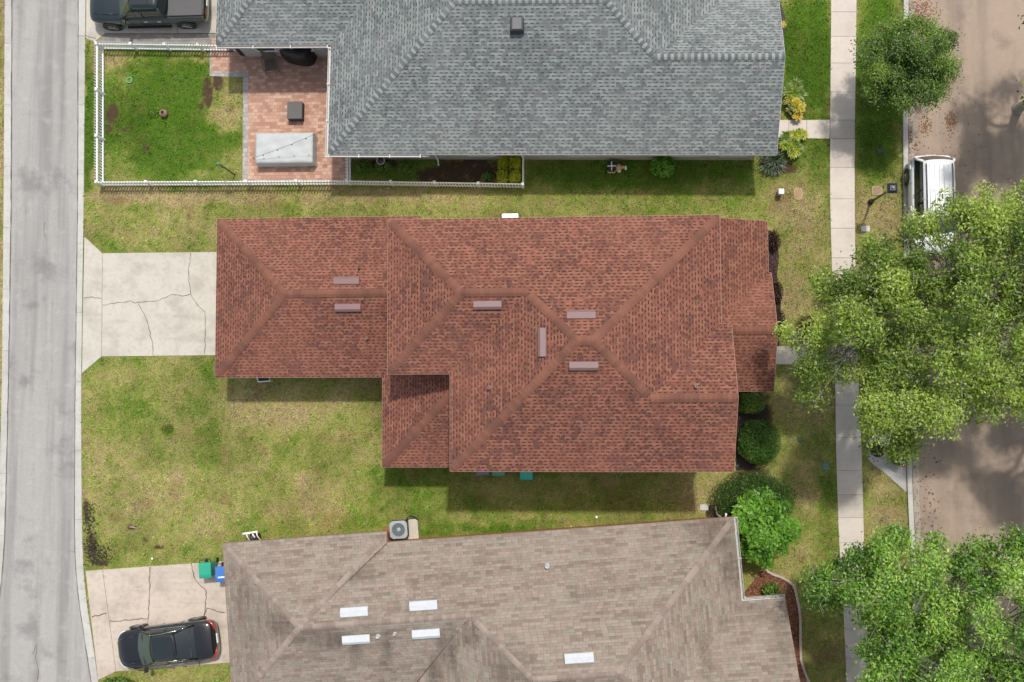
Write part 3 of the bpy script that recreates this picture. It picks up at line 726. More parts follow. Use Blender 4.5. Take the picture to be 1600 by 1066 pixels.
SH_RED = shingle('red_shingles', lin(143, 96, 80), lin(117, 75, 63), lin(63, 41, 37), lin(84, 62, 58), .143, .245, .92, .45, 2.2)
SH_GREY = shingle('grey_shingles', lin(139, 142, 140), lin(108, 112, 112), lin(52, 57, 60), lin(88, 94, 95), .146, .265, .88, .36, 1.0)
def BW(*l): c, q = math.cos(math.radians(4.7)), math.sin(math.radians(4.7)); return [(c*x-q*y-BL.x, q*x+c*y-BL.y, rx, ry, k) for x, y, rx, ry, k in l]
BL = Vector((-14*-math.sin(math.radians(4.7)), -14*math.cos(math.radians(4.7)), 0))
SH_BRN = shingle('brown_shingles', lin(149, 138, 127), lin(137, 124, 113), lin(118, 104, 94), (0, 0, 0), .128, .27, .3, .4, .5, True,
    BW((8.3, -9.2, 1.6, 1.3, .75), (8.9, -10.6, .8, 1.6, .7), (9.6, -12.6, 1.6, .5, .5), (10.6, -13.6, .7, 1.6, .45), (-10.6, -11.75, 1.2, .8, .8), (-12.3, -11.7, 1.4, 3.0, .45), (-8.7, -12.3, 1.8, .7, .75), (-7.6, -13.0, .5, 1.0, .6), (-6.2, -13.0, .4, 1.2, .6), (-3.8, -13.0, .4, 1.1, .6), (-7.3, -9.9, 1.6, .35, .5), (-3.4, -13.2, .35, 1.6, .8), (-4.3, -14.4, .5, 1.2, .8),
       (-.9, -14.0, 1.4, 1.6, .55), (-2.5, -12.6, .6, .8, .6), (7.3, -14.2, .35, 1.7, .5), (8.2, -13.0, .4, .9, .5), (.6, -14.4, 1.4, .4, .7), (6.0, -15.6, .6, .9, .5)))
CAP_RED = cap_mat('red_cap_shingles', lin(128, 86, 70), lin(101, 69, 59))
CAP_GREY = cap_mat('grey_cap_shingles', lin(138, 142, 140), lin(92, 97, 98))
CAP_BRN = cap_mat('brown_cap_shingles', lin(150, 136, 126), lin(125, 111, 102))
p_ = .42
# --- red house
R1 = House('house', 'two storey house under a mottled red brown shingle roof in the middle of the block', .3, (2, -.4))
ze, zl = 5.6, 2.7
cream = mat('cream_stucco', (.62, .55, .44), .9, .08, 3); redtrim = mat('brown_fascia', lin(152, 114, 97), .6, .12)
N, Ss, Ww, Ee = 4.85, -5.7, -2.25, 8.95; gz = ze+p_*3.015; rz = ze+p_*5.275; lz = ze+p_*3.255
pN = ((0, N), (0, -1), ze, p_); pLW = ((-4.88, 0), (1, 0), ze, p_); pLS = ((0, -1.66), (0, 1), ze, p_); pW = ((Ww, 0), (1, 0), ze, p_); pE = ((Ee, 0), (-1, 0), ze, p_)
pGN = ((0, .33), (0, -1), ze, p_); pS = ((0, Ss), (0, 1), ze, p_)
rf = R1.roof('roof', [([(-4.88, N), (Ee, N), (3.675, -.425), (3.025, -.425), (1.005, 1.595), (-1.625, 1.595)], pN), ([(-4.88, N), (-1.625, 1.595), (-4.88, -1.66)], pLW),
    ([(-4.88, -1.66), (-1.625, 1.595), (1.005, 1.595), (Ww, -1.66)], pLS), ([(Ww, -1.66), (1.005, 1.595), (3.025, -.425), (Ww, Ss)], pW), ([(Ee, N), (3.675, -.425), (5.935, -2.685), (Ee, .33)], pE),
    ([(Ee, .33), (5.935, -2.685), (9.37, -2.685), (9.37, .33)], pGN), ([(Ww, Ss), (9.37, Ss), (9.37, -2.685), (5.935, -2.685), (3.675, -.425), (3.025, -.425)], pS)], SH_RED)
R1.caps(rf, [((-4.88, N, ze), (-1.625, 1.595, lz)), ((-4.88, -1.66, ze), (-1.625, 1.595, lz)), ((-1.625, 1.595, lz), (1.005, 1.595, lz)), ((1.005, 1.595, lz), (3.025, -.425, rz)), ((3.025, -.425, rz), (3.675, -.425, rz)),
    ((Ee, N, ze), (3.675, -.425, rz)), ((5.935, -2.685, gz), (3.675, -.425, rz)), ((5.935, -2.685, gz), (9.37, -2.685, gz)), ((Ww, Ss, ze), (3.025, -.425, rz))], CAP_RED, .175, .19, p_, .6)
pV = mat('mauve_vent', lin(122, 96, 95), .45, .06); pipem = mat('vent_pipe_lead', lin(140, 118, 106), .5, .1)
for a, b, pl in ((762, 477, pLS), (908, 492, pN), (847, 535, pW), (912, 572, pS)): R1.vent(rf, a, b, pl, pV)
R1.pipe(rf, 765, 606, pW, pipem); R1.pipe(rf, 1087, 604, pGN, pipem, .06, .25)
R1.strip('fascia', [((Ee, N, ze), (-4.88, N, ze)), ((-4.88, N, ze), (-4.88, -1.66, ze)), ((-4.88, -1.66, ze), (Ww, -1.66, ze)), ((Ww, -1.66, ze), (Ww, Ss, ze)), ((Ww, Ss, ze), (9.37, Ss, ze)),
    ((9.37, Ss, ze), (9.37, -2.685, gz)), ((9.37, -2.685, gz), (9.37, .33, ze)), ((9.37, .33, ze), (Ee, .33, ze)), ((Ee, .33, ze), (Ee, N, ze))], redtrim, shift=.02)
R1.soffit([(-4.85, N-.03), (-4.85, -1.63), (Ww+.03, -1.63), (Ww+.03, Ss+.03), (9.34, Ss+.03), (9.34, .3), (Ee-.03, .3), (Ee-.03, N-.03)][::-1], ze-.14, TRIMW)
pwN = ((0, 5.54), (0, -1), zl, p_); pwS = ((0, -1.72), (0, 1), zl, p_); pwW = ((-13.35, 0), (1, 0), zl, p_); ppW = ((-5.67, 0), (1, 0), zl, p_); ppS = ((0, -5.75), (0, 1), zl, p_); wz = zl+p_*3.63
gr = R1.roof('garage_roof', [([(-13.35, 5.54), (-4.0, 5.54), (-4.0, 1.91), (-9.72, 1.91)], pwN), ([(-13.35, -1.72), (-9.72, 1.91), (-4.0, 1.91), (-4.0, -.05), (-5.67, -1.72)], pwS), ([(-13.35, 5.54), (-9.72, 1.91), (-13.35, -1.72)], pwW)], SH_RED)
R1.caps(gr, [((-13.35, 5.54, zl), (-9.72, 1.91, wz)), ((-13.35, -1.72, zl), (-9.72, 1.91, wz)), ((-9.72, 1.91, wz), (-4.5, 1.91, wz))], CAP_RED, .175, .19, p_, .6)
R1.vent(gr, 542, 439, pwN, pV); R1.vent(gr, 544, 481, pwS, pV); R1.pipe(gr, 567, 468, pwS, pipem, .05, .22); R1.pipe(gr, 574, 529, pwS, pipem, .05, .22); R1.pipe(gr, 561, 421, pwN, DARK, .035, .15)
pr = R1.roof('porch_roof', [([(-5.67, -1.72), (-4.0, -.05), (-1.7, -.05), (-1.7, -1.78), (-5.67, -5.75)], ppW), ([(-5.67, -5.75), (-1.7, -5.75), (-1.7, -1.78)], ppS)], SH_RED)
R1.caps(pr, [((-5.67, -5.75, zl), (-1.85, -1.93, zl+p_*3.82))], CAP_RED, .175, .19, p_, .6)
pfE = ((11.5, 0), (-1, 0), zl, p_); pfN = ((0, 2.78), (0, -1), zl, p_); pfS = ((0, -2.42), (0, 1), zl, p_); fz = zl+p_*2.6
fr = R1.roof('porch_roof', [([(11.5, 5.08), (8.4, 5.08), (8.4, .18), (8.9, .18), (11.5, 2.78)], pfE), ([(11.5, 2.78), (8.9, .18), (11.63, .18), (11.63, 2.78)], pfN), ([(8.4, -2.42), (11.63, -2.42), (11.63, .18), (8.4, .18)], pfS)], SH_RED)
R1.caps(fr, [((8.9, .18, fz), (11.63, .18, fz))], CAP_RED, .175, .19, p_, .6)
R1.strip('fascia', [((-4.0, 5.54, zl), (-13.35, 5.54, zl)), ((-13.35, 5.54, zl), (-13.35, -1.72, zl)), ((-13.35, -1.72, zl), (-5.67, -1.72, zl))], redtrim, shift=.02)
R1.strip('fascia', [((-5.67, -1.72, zl), (-5.67, -5.75, zl)), ((-5.67, -5.75, zl), (-1.85, -5.75, zl))], redtrim, shift=.02)
R1.strip('fascia', [((8.5, -2.42, zl), (11.63, -2.42, zl)), ((11.63, -2.42, zl), (11.63, .18, fz)), ((11.63, .18, fz), (11.63, 2.78, zl)), ((11.63, 2.78, zl), (11.5, 2.78, zl)), ((11.5, 2.78, zl), (11.5, 5.08, zl)), ((11.5, 5.08, zl), (8.5, 5.08, zl+p_*3.0))], redtrim, shift=.02)
R1.soffit([(-13.32, -1.69), (-5.64, -1.69), (-5.64, -5.72), (-1.9, -5.72), (-1.9, -1.3), (-4.05, -1.3), (-4.05, 5.5), (-13.32, 5.5)], zl-.14, TRIMW); R1.soffit([(8.5, -2.39), (11.47, -2.39), (11.47, 5.05), (8.5, 5.05)], zl-.14, TRIMW)
R1.walls([([(-4.43, 4.4), (8.5, 4.4), (8.5, -.12), (8.92, -.12), (8.92, -5.25), (-1.8, -5.25), (-1.8, -1.21), (-4.43, -1.21)], ze-.02), ([(-12.9, 5.09), (-4.45, 5.09), (-4.45, -1.27), (-12.9, -1.27)], zl-.02), ([(-5.22, -1.3), (-1.83, -1.3), (-1.83, -5.3), (-5.22, -5.3)], zl-.02),
    ([(8.4, 4.63), (11.05, 4.63), (11.05, -1.97), (8.4, -1.97)], zl-.02)], cream)
mb = MB(); mb.add([(*R1.w(8.92, -5.25), ze-.02), (*R1.w(8.92, -.12), ze-.02), (*R1.w(8.92, -2.685), gz-.2)], [(0, 1, 2)]); mb.build('gable_wall', cream, R1.root); mb = MB(); mb.add([(*R1.w(11.05, -1.97), zl-.02), (*R1.w(11.05, 2.3), zl-.02), (*R1.w(11.05, .18), fz-.15)], [(0, 1, 2)]); mb.build('gable_wall', cream, R1.root)
for x in (-.5, 2.5, 6.5): R1.window(x, -5.25, 3.6, 1.0, 1.3, 'x', -1); R1.window(x+.3, 4.4, 3.6, 1.0, 1.3, 'x', 1)
for x in (0.5, 6.0): R1.window(x, -5.25, .9, 1.1, 1.3, 'x', -1); R1.window(x+1, 4.4, .9, 1.1, 1.3, 'x', 1)
R1.window(11.05, 3.2, .8, 1.4, 1.4, 'y', 1); R1.window(11.05, -.9, .05, .95, 2.1, 'y', 1, True); R1.window(8.92, -3.8, .9, 1.4, 1.4, 'y', 1)
mb = MB(); mb.box((*R1.w(-12.94, 1.9), 1.1), (.06, 4.7, 2.1), R1.th); gd = mb.build('garage_door', mat('garage_door_paint', (.7, .68, .63), .5, .05), R1.root)

# --- grey house
G1 = House('house', 'pale walled house under a grey shingle roof with striped ridge caps at the top', -.9, (1, 14))
ze = 2.9; zr = ze+p_*6.0; zg = ze+p_*3.85; zw = ze+p_*3.47
gwall = mat('grey_stucco', (.40, .40, .385), .9, .1, 3); gtrim = mat('grey_fascia', (.50, .49, .47), .5, .08)
gS = ((0, 8.25), (0, 1), ze, p_); gGN = ((0, 15.95), (0, -1), ze, p_); gE = ((10.05, 0), (-1, 0), ze, p_); gN = ((0, 20.25), (0, -1), ze, p_); gW = ((-8.35, 0), (1, 0), ze, p_); gWS = ((0, 13.32), (0, 1), ze, p_); gWW = ((-13.75, 0), (1, 0), ze, p_)
rg = G1.roof('roof', [([(-8.35, 8.25), (11.75, 8.25), (11.75, 12.1), (6.2, 12.1), (4.05, 14.25), (-2.35, 14.25)], gS), ([(11.75, 12.1), (11.75, 15.95), (10.05, 15.95), (6.2, 12.1)], gGN), ([(10.05, 20.25), (4.05, 14.25), (6.2, 12.1), (10.05, 15.95)], gE),
    ([(10.05, 20.25), (-13.75, 20.25), (-10.28, 16.79), (-4.88, 16.79), (-2.35, 14.25), (4.05, 14.25)], gN), ([(-8.35, 8.25), (-2.35, 14.25), (-4.88, 16.79), (-8.35, 13.32)], gW), ([(-13.75, 13.32), (-10.28, 16.79), (-4.88, 16.79), (-8.35, 13.32)], gWS), ([(-13.75, 20.25), (-13.75, 13.32), (-10.28, 16.79)], gWW)], SH_GREY)
G1.caps(rg, [((-8.35, 8.25, ze), (-2.35, 14.25, zr)), ((-2.35, 14.25, zr), (4.05, 14.25, zr)), ((6.2, 12.1, zg), (4.05, 14.25, zr)), ((6.2, 12.1, zg), (11.75, 12.1, zg)), ((-13.75, 13.32, ze), (-10.28, 16.79, zw)), ((-4.88, 16.79, zw), (-2.35, 14.25, zr)), ((10.05, 20.25, ze), (4.05, 14.25, zr)), ((-10.28, 16.79, zw), (-4.88, 16.79, zw))], CAP_GREY, .135, .143, p_, -1)
# black turbine style vent
x, y = G1.hit(808, 40, gS); z = G1.z(gS, x, y); wv = G1.w(x, y)
mb = MB(); mb.box((wv[0], wv[1], z+.08), (.62, .72, .3), G1.th, .85); v = mb.build('roof_vent', mat('black_vent', (.03, .032, .036), .5, .1), rg, bevel=.03)
mb = MB(); mb.box((wv[0], wv[1], z+.25), (.46, .58, .05), G1.th, .9); mb.build('vent_lid', mat('charcoal_vent', (.065, .068, .075), .5, .1), rg, bevel=.02)
G1.strip('fascia', [((-8.35, 8.25, ze), (11.75, 8.25, ze)), ((11.75, 8.25, ze), (11.75, 12.1, zg)), ((11.75, 12.1, zg), (11.75, 15.95, ze)), ((11.75, 15.95, ze), (10.05, 15.95, ze)), ((10.05, 15.95, ze), (10.05, 20.25, ze)), ((10.05, 20.25, ze), (-13.75, 20.25, ze)), ((-13.75, 20.25, ze), (-13.75, 13.32, ze)), ((-13.75, 13.32, ze), (-8.35, 13.32, ze)), ((-8.35, 13.32, ze), (-8.35, 8.25, ze))], gtrim, shift=.015)
G1.soffit([(-8.3, 8.3), (11.7, 8.3), (11.7, 15.9), (10, 15.9), (10, 20.2), (-13.7, 20.2), (-13.7, 13.37), (-8.3, 13.37)], ze-.14, TRIMW)
G1.walls([([(-7.9, 8.72), (11.25, 8.72), (11.25, 15.5), (9.6, 15.5), (9.6, 19.8), (-13.3, 19.8), (-13.3, 13.8), (-7.9, 13.8)], ze-.02)], gwall)
mb = MB(); mb.add([(*G1.w(11.25, 8.72), ze-.02), (*G1.w(11.25, 15.5), ze-.02), (*G1.w(11.25, 12.1), zg-.2)], [(0, 1, 2)]); mb.build('gable_wall', gwall, G1.root)
def gutter(h, segs, m_, name='gutter'):
    for (x0, y0, z0), (x1, y1, z1) in segs:
        L = math.hypot(x1-x0, y1-y0); nx_, ny_ = (y1-y0)/L, -(x1-x0)/L; mb = MB(); q = []
        prof = [(.005, -.03), (.005, -.13), (.085, -.13), (.098, -.015), (.118, -.015), (.105, -.15), (-.0, -.15)]
        for (x, y, z) in ((x0, y0, z0), (x1, y1, z1)):
            for o_, d in prof: q.append((*h.w(x+nx_*(o_+.018), y+ny_*(o_+.018)), z+d))
        k = len(prof); mb.add(q, [(i, i+1, k+i+1, k+i) for i in range(k-1)])
        g = mb.build(name, m_, h.root)
        n = max(1, int(L/1.35))
        for i in range(n+1):
            f = min(.995, max(.005, i/n)); x, y, z = x0+(x1-x0)*f, y0+(y1-y0)*f, z0+(z1-z0)*f
            MB().box((*h.w(x+nx_*.09, y+ny_*.09), z-.02), (.05 if abs(ny_) > .5 else .14, .14 if abs(ny_) > .5 else .05, .012), h.th).build('gutter_hanger', m_, g)
gutter(G1, [((-13.75, 13.32, ze), (-8.5, 13.32, ze)), ((-8.35, 13.2, ze), (-8.35, 8.1, ze)), ((-8.35, 8.25, ze), (-4.1, 8.25, ze))], mat('aged_gutter', (.52, .50, .47), .5, .12, 9))
mb = MB(); a = G1.w(-4.05, 8.2); b = G1.w(-3.72, 8.66); mb.tube([(*a, ze-.15), (*G1.w(-3.8, 8.2), ze-.25), (*b, ze-.7), (*b, .12), (*G1.w(-3.68, 8.4), .06)], .045, 8); mb.build('downspout', TRIMW, G1.root, smooth=True)
for x, w in ((-1.5, 1.2), (3.2, 1.2), (8.0, 1.3), (10.2, 1.2)): G1.window(x, 8.72, .9, w, 1.4, 'x', -1)
for x in (-12, -10.2): G1.window(x, 13.8, .9, .9, 1.2, 'x', -1)
G1.window(-7.9, 11.2, .05, 1.8, 2.1, 'y', -1); G1.window(11.25, 10.2, .05, .95, 2.1, 'y', 1, True); G1.window(11.25, 13.6, .8, 1.6, 1.4, 'y', 1)

# --- brown house
B1 = House('house', 'ochre walled house under a weathered tan shingle roof, set at a slant', 4.7, (0, -14))
ze = 3.0; za = ze+p_*3.15; zr = ze+p_*5.65; zs = ze+p_*3.865; q1 = 1.323/3.63; q2 = 1.323/3.6
bN = ((0, -8.6), (0, -1), ze, p_); bT = ((0, -8.12), (0, -1), ze, q1); bWW = ((-13.45, 0), (1, 0), ze, q2); bWS = ((0, -15.35), (0, 1), ze, q2); bW = ((-5.61, 0), (1, 0), ze, p_); bE = ((9.15, 0), (-1, 0), ze, p_); bG = ((0, -12.17), (0, -1), ze, p_); bS = ((0, -19.9), (0, 1), ze, p_)
rb = B1.roof('roof', [([(-6.05, -8.6), (9.15, -8.6), (3.5, -14.25), (.04, -14.25), (-2.46, -11.75), (-9.85, -11.75)], bN), ([(-13.45, -8.12), (-9.85, -11.75), (-6.05, -8.6), (-6.05, -8.12)], bT), ([(-13.45, -8.12), (-13.45, -15.35), (-9.85, -11.75)], bWW),
    ([(-13.45, -15.35), (-9.85, -11.75), (-2.46, -11.75), (-5.8, -15.35)], bWS), ([(-2.46, -11.75), (.04, -14.25), (-5.61, -19.9), (-5.61, -15.2)], bW), ([(9.15, -8.6), (3.5, -14.25), (5.285, -16.035), (9.15, -12.17)], bE), ([(9.15, -12.17), (5.285, -16.035), (10.98, -16.035), (10.98, -12.17)], bG),
    ([(-5.61, -19.9), (.04, -14.25), (3.5, -14.25), (5.285, -16.035), (10.98, -16.035), (10.98, -19.9)], bS)], SH_BRN)
B1.caps(rb, [((-13.45, -8.12, ze), (-9.85, -11.75, za)), ((-13.45, -15.35, ze), (-9.85, -11.75, za)), ((-6.1, -8.3, ze+.1), (-9.85, -11.75, za)), ((-9.85, -11.75, za), (-2.46, -11.75, za)), ((-2.46, -11.75, za), (.04, -14.25, zr)), ((.04, -14.25, zr), (3.5, -14.25, zr)), ((9.15, -8.6, ze), (3.5, -14.25, zr)), ((5.285, -16.035, zs), (3.5, -14.25, zr)), ((5.285, -16.035, zs), (10.98, -16.035, zs))], CAP_BRN, .125, .2, p_, .4)
VW = mat('white_vent', (.52, .54, .56), .4, .06)
for a, b, pl in ((554, 956, bN), (662, 946, bN), (557, 999, bWS), (666, 990, bWS), (905, 1028, bN)): B1.vent(rb, a, b, pl, VW, 1.2, .40, .14)
B1.pipe(rb, 855, 884, bN, mat('pale_pipe', (.5, .52, .53), .4, .1), .075, .3); B1.pipe(rb, 591, 994, bWS, VW, .065, .22); B1.pipe(rb, 617, 990, bWS, VW, .05, .2)
DIRTY = mat('weathered_trim', (.38, .365, .34), .6, .3, 9); btrim = mat('ochre_fascia', lin(132, 106, 88), .6, .15); ochre = mat('ochre_stucco', lin(165, 108, 58), .9, .15, 3)
B1.strip('fascia', [((9.15, -8.6, ze), (-6.05, -8.6, ze)), ((-6.05, -8.6, ze), (-6.05, -8.12, ze)), ((-6.05, -8.12, ze), (-13.45, -8.12, ze)), ((-13.45, -8.12, ze), (-13.45, -15.35, ze)), ((-13.45, -15.35, ze), (-5.61, -15.35, ze)), ((-5.61, -15.35, ze), (-5.61, -19.9, ze)), ((-5.61, -19.9, ze), (10.98, -19.9, ze)),
    ((10.98, -19.9, ze), (10.98, -16.035, zs)), ((10.98, -16.035, zs), (10.98, -12.17, ze))], btrim, shift=.02)
B1.strip('fascia', [((10.98, -12.17, ze), (9.15, -12.17, ze)), ((9.15, -12.17, ze), (9.15, -8.6, ze))], TRIMW, shift=.015)
gutter(B1, [((9.15, -12.15, ze), (9.15, -8.6, ze)), ((10.98, -12.17, ze), (9.3, -12.17, ze))], DIRTY)
B1.soffit([(-13.4, -15.3), (-5.56, -15.3), (-5.56, -19.85), (10.93, -19.85), (10.93, -12.2), (9.1, -12.2), (9.1, -8.65), (-6.1, -8.65), (-6.1, -8.17), (-13.4, -8.17)], ze-.14, TRIMW)
B1.walls([([(-13.0, -8.5), (-6.45, -8.5), (-6.45, -8.93), (8.7, -8.93), (8.7, -12.6), (10.5, -12.6), (10.5, -19.45), (-5.16, -19.45), (-5.16, -14.9), (-13.0, -14.9)], ze-.02)], ochre)
mb = MB(); mb.add([(*B1.w(10.5, -19.45), ze-.02), (*B1.w(10.5, -12.6), ze-.02), (*B1.w(10.5, -16.03), zs-.2)], [(0, 1, 2)]); mb.build('gable_wall', ochre, B1.root)
mb = MB(); mb.tube([(*B1.w(8.85, -8.45), ze-.15), (*B1.w(8.82, -8.8), ze-.5), (*B1.w(8.82, -8.8), .15), (*B1.w(8.82, -8.45), .07)], .045, 8); mb.build('downspout', TRIMW, B1.root, smooth=True)
for x in (-10.5, -2.0, 2.0, 6.0): B1.window(x, -8.5 if x < -6 else -8.93, .9, 1.1, 1.3, 'x', 1)
B1.window(8.7, -10.8, .9, 1.3, 1.4, 'y', 1); B1.window(10.5, -15.0, .8, 1.5, 1.4, 'y', 1)
mb = MB(); mb.box((*B1.w(-13.04, -11.7), 1.1), (.06, 4.7, 2.1), B1.th); mb.build('garage_door', mat('garage_door_paint', (.7, .68, .63), .5, .05), B1.root)
# ------------------------------------------------------------------ leaves, shrubs, trees
def leaf_verts(c, L, Wd, up=.7, out=None):
    n = len(c); nr = RNG.normal(0, 1, (n, 3)); nr /= np.linalg.norm(nr, axis=1)[:, None]
    nr = nr*(1-up)+np.array((0, 0, up)); 
    if out is not None: nr = nr+out
    nr /= np.linalg.norm(nr, axis=1)[:, None]
    a = RNG.normal(0, 1, (n, 3)); d = np.cross(nr, a); d /= np.linalg.norm(d, axis=1)[:, None]; e = np.cross(nr, d)
    L = (L*RNG.uniform(.65, 1.3, n))[:, None]; w = (Wd*RNG.uniform(.7, 1.3, n))[:, None]
    b = c-d*L*.5; t_ = c+d*L*.5-nr*L*.15; m1 = c+e*w*.5-d*L*.05-nr*L*.06; m2 = c-e*w*.5-d*L*.05-nr*L*.06
    return np.stack([b, m1, t_, m2], 1).reshape(-1, 3)
def leaf_cols(n, pal, spread=.22, groups=None):
    pal = np.array(pal); k = RNG.random(n) if groups is None else np.clip(groups+RNG.normal(0, .22, n), 0, .999)
    f = k*(len(pal)-1); i = np.clip(f.astype(int), 0, len(pal)-2); c = pal[i]+(pal[i+1]-pal[i])*(f-i)[:, None]
    return np.clip(c*RNG.uniform(1-spread, 1+spread*1.3, (n, 1))*(1+RNG.normal(0, .05, (n, 3))), .002, .8)
def tree(name, label, cat, outline, base, hlo, htop, ncl, nleaf, L, Wd, pal, crad=.55, bark=BARK, trunk_r=.2, group=None, seed=1, gap=.0, twigs=True):
    global RNG; RNG = np.random.default_rng(seed); random.seed(seed)
    b = at(*base); root = thing(name, label, cat, (b.x, b.y, 0), 0, group)
    xs_ = [p[0] for p in outline]; ys_ = [p[1] for p in outline]
    px = RNG.uniform(min(xs_), max(xs_), ncl*8); py = RNG.uniform(min(ys_), max(ys_), ncl*8)
    k = inside(px, py, outline); px, py = px[k], py[k]; d = poly_dist(px, py, outline)
    lob = fbm(px/55., py/55., seed*13, 3)
    keep = (RNG.random(len(px)) < np.clip(.35+d/60, 0, 1)) & (d > crad*15)
    if gap: keep &= ~(fbm(px/38., py/38., seed*7+5, 2) < gap)
    ncl = int(ncl*1.18); px, py, d, lob = px[keep][:ncl], py[keep][:ncl], d[keep][:ncl], lob[keep][:ncl]
    dm = np.percentile(d, 97); r = np.clip(d/dm, 0, 1)
    h = hlo+(htop-hlo)*np.sqrt(1-(1-r)**2)*(.62+.38*np.clip((lob-.3)*2.5, 0, 1))
    # lobes: boughs that dome up with clefts between them
    nl_ = max(5, int(len(px)/15)); ls = [int(RNG.integers(len(px)))]
    for _ in range(nl_-1):
        cd = RNG.integers(len(px), size=14); dd = np.min(np.hypot(px[cd][:, None]-px[ls][None], py[cd][:, None]-py[ls][None]), 1); ls.append(int(cd[np.argmax(dd)]))
    ld = np.hypot(px[:, None]-px[ls][None], py[:, None]-py[ls][None]); ln_ = np.argmin(ld, 1); lr_ = np.sort(ld, 1); e_ = np.clip((lr_[:, 1]-lr_[:, 0])/lr_[:, 1], 0, 1)
    amp = (htop-hlo)*.30; h = h+amp*(np.sqrt(e_)-.6)+RNG.normal(0, amp*.3, nl_)[ln_]; lt_ = RNG.normal(0, .16, nl_)[ln_]
    kp = (e_ > .13) | (RNG.random(len(h)) < .35); px, py, d, lob, r, h, lt_ = px[kp], py[kp], d[kp], lob[kp], r[kp], h[kp], lt_[kp]
    low = RNG.random(len(h)) < .26; h = np.where(low, hlo*.9+(h-hlo*.9)*RNG.uniform(.35, .8, len(h)), h)
    C = at_many(px, py, h); n = len(C)
    # leaf clumps: flattened pads of leaves, denser on their upper side
    N_ = RNG.poisson(nleaf, n); idx = np.repeat(np.arange(n), N_); M_ = len(idx)
    rad = crad*RNG.uniform(.6, 1.25, n); v = RNG.normal(0, 1, (M_, 3)); v /= np.linalg.norm(v, axis=1)[:, None]; v *= (RNG.random(M_)**.45)[:, None]
    v[:, 2] = v[:, 2]*.5+.05; c = C[idx]+v*rad[idx][:, None]
    # stray sprays that roughen every clump's outline
    st = RNG.random(M_) < .12; c[st] += v[st]*(rad[idx][st]*.55)[:, None]
    g = np.clip(.45*lob+.27+lt_+RNG.normal(0, .12, n), 0, 1)
    tag(np_mesh('crown', leaf_verts(c, L, Wd, .55, v*.6), 4, LEAF, root, leaf_cols(M_, pal, .25, g[idx])), None)
    # trunk, limbs and twigs
    cx, cy = C[:, 0].mean(), C[:, 1].mean(); fh = hlo*.5
    top = Vector((b.x+(cx-b.x)*.1, b.y+(cy-b.y)*.1, fh)); mb = MB()
    mb.tube([(b.x, b.y, -.1), (b.x, b.y, .08), (b.x+.03, b.y, .4), (b.x+(top.x-b.x)*.5, b.y+(top.y-b.y)*.5, fh*.6), top, (top.x, top.y, fh+.5)], [trunk_r*1.7, trunk_r*1.3, trunk_r*1.05, trunk_r*.95, trunk_r*.85, trunk_r*.3], 12)
    mb.build('trunk', bark, root, smooth=True)
    nl = 9; sel = RNG.choice(n, min(nl, n), replace=False); Lc = C[sel].copy()
    for _ in range(6):
        a_ = np.argmin(((C[:, None, :2]-Lc[None, :, :2])**2).sum(2), 1)
        for j in range(len(Lc)):
            if (a_ == j).any(): Lc[j] = C[a_ == j].mean(0)
    for j in range(len(Lc)):
        e = Vector(Lc[j])-Vector((0, 0, .9)); m1 = top.lerp(e, .35)+Vector((random.uniform(-.3, .3), random.uniform(-.3, .3), .25)); m2 = top.lerp(e, .72)+Vector((random.uniform(-.35, .35), random.uniform(-.35, .35), .2)); r0 = trunk_r*.55
        lb = MB(); lb.tube([top-Vector((0, 0, .2)), m1, m2, e], [r0, r0*.75, r0*.5, r0*.25], 7)
        for i in np.nonzero(a_ == j)[0]:
            p = Vector(C[i]); s0 = m1.lerp(m2, random.random()) if random.random() < .35 else m2.lerp(e, random.random())
            mid = s0.lerp(p, .55)+Vector((random.uniform(-.2, .2), random.uniform(-.2, .2), random.uniform(-.15, .1)))
            lb.tube([s0, mid, p, p+(p-mid).normalized()*.25], [r0*.28, r0*.17, .014, .006], 4, False)
            if twigs:
                for _ in range(3):
                    q = p+Vector((random.gauss(0, .45), random.gauss(0, .45), random.gauss(.12, .18)))*rad[i]*1.5
                    lb.tube([mid.lerp(p, random.uniform(.4, 1)), p.lerp(q, .5)+Vector((0, 0, .05)), q], [.012, .009, .005], 3, False)
        lb.build('limb', bark, root, smooth=True)
    return root
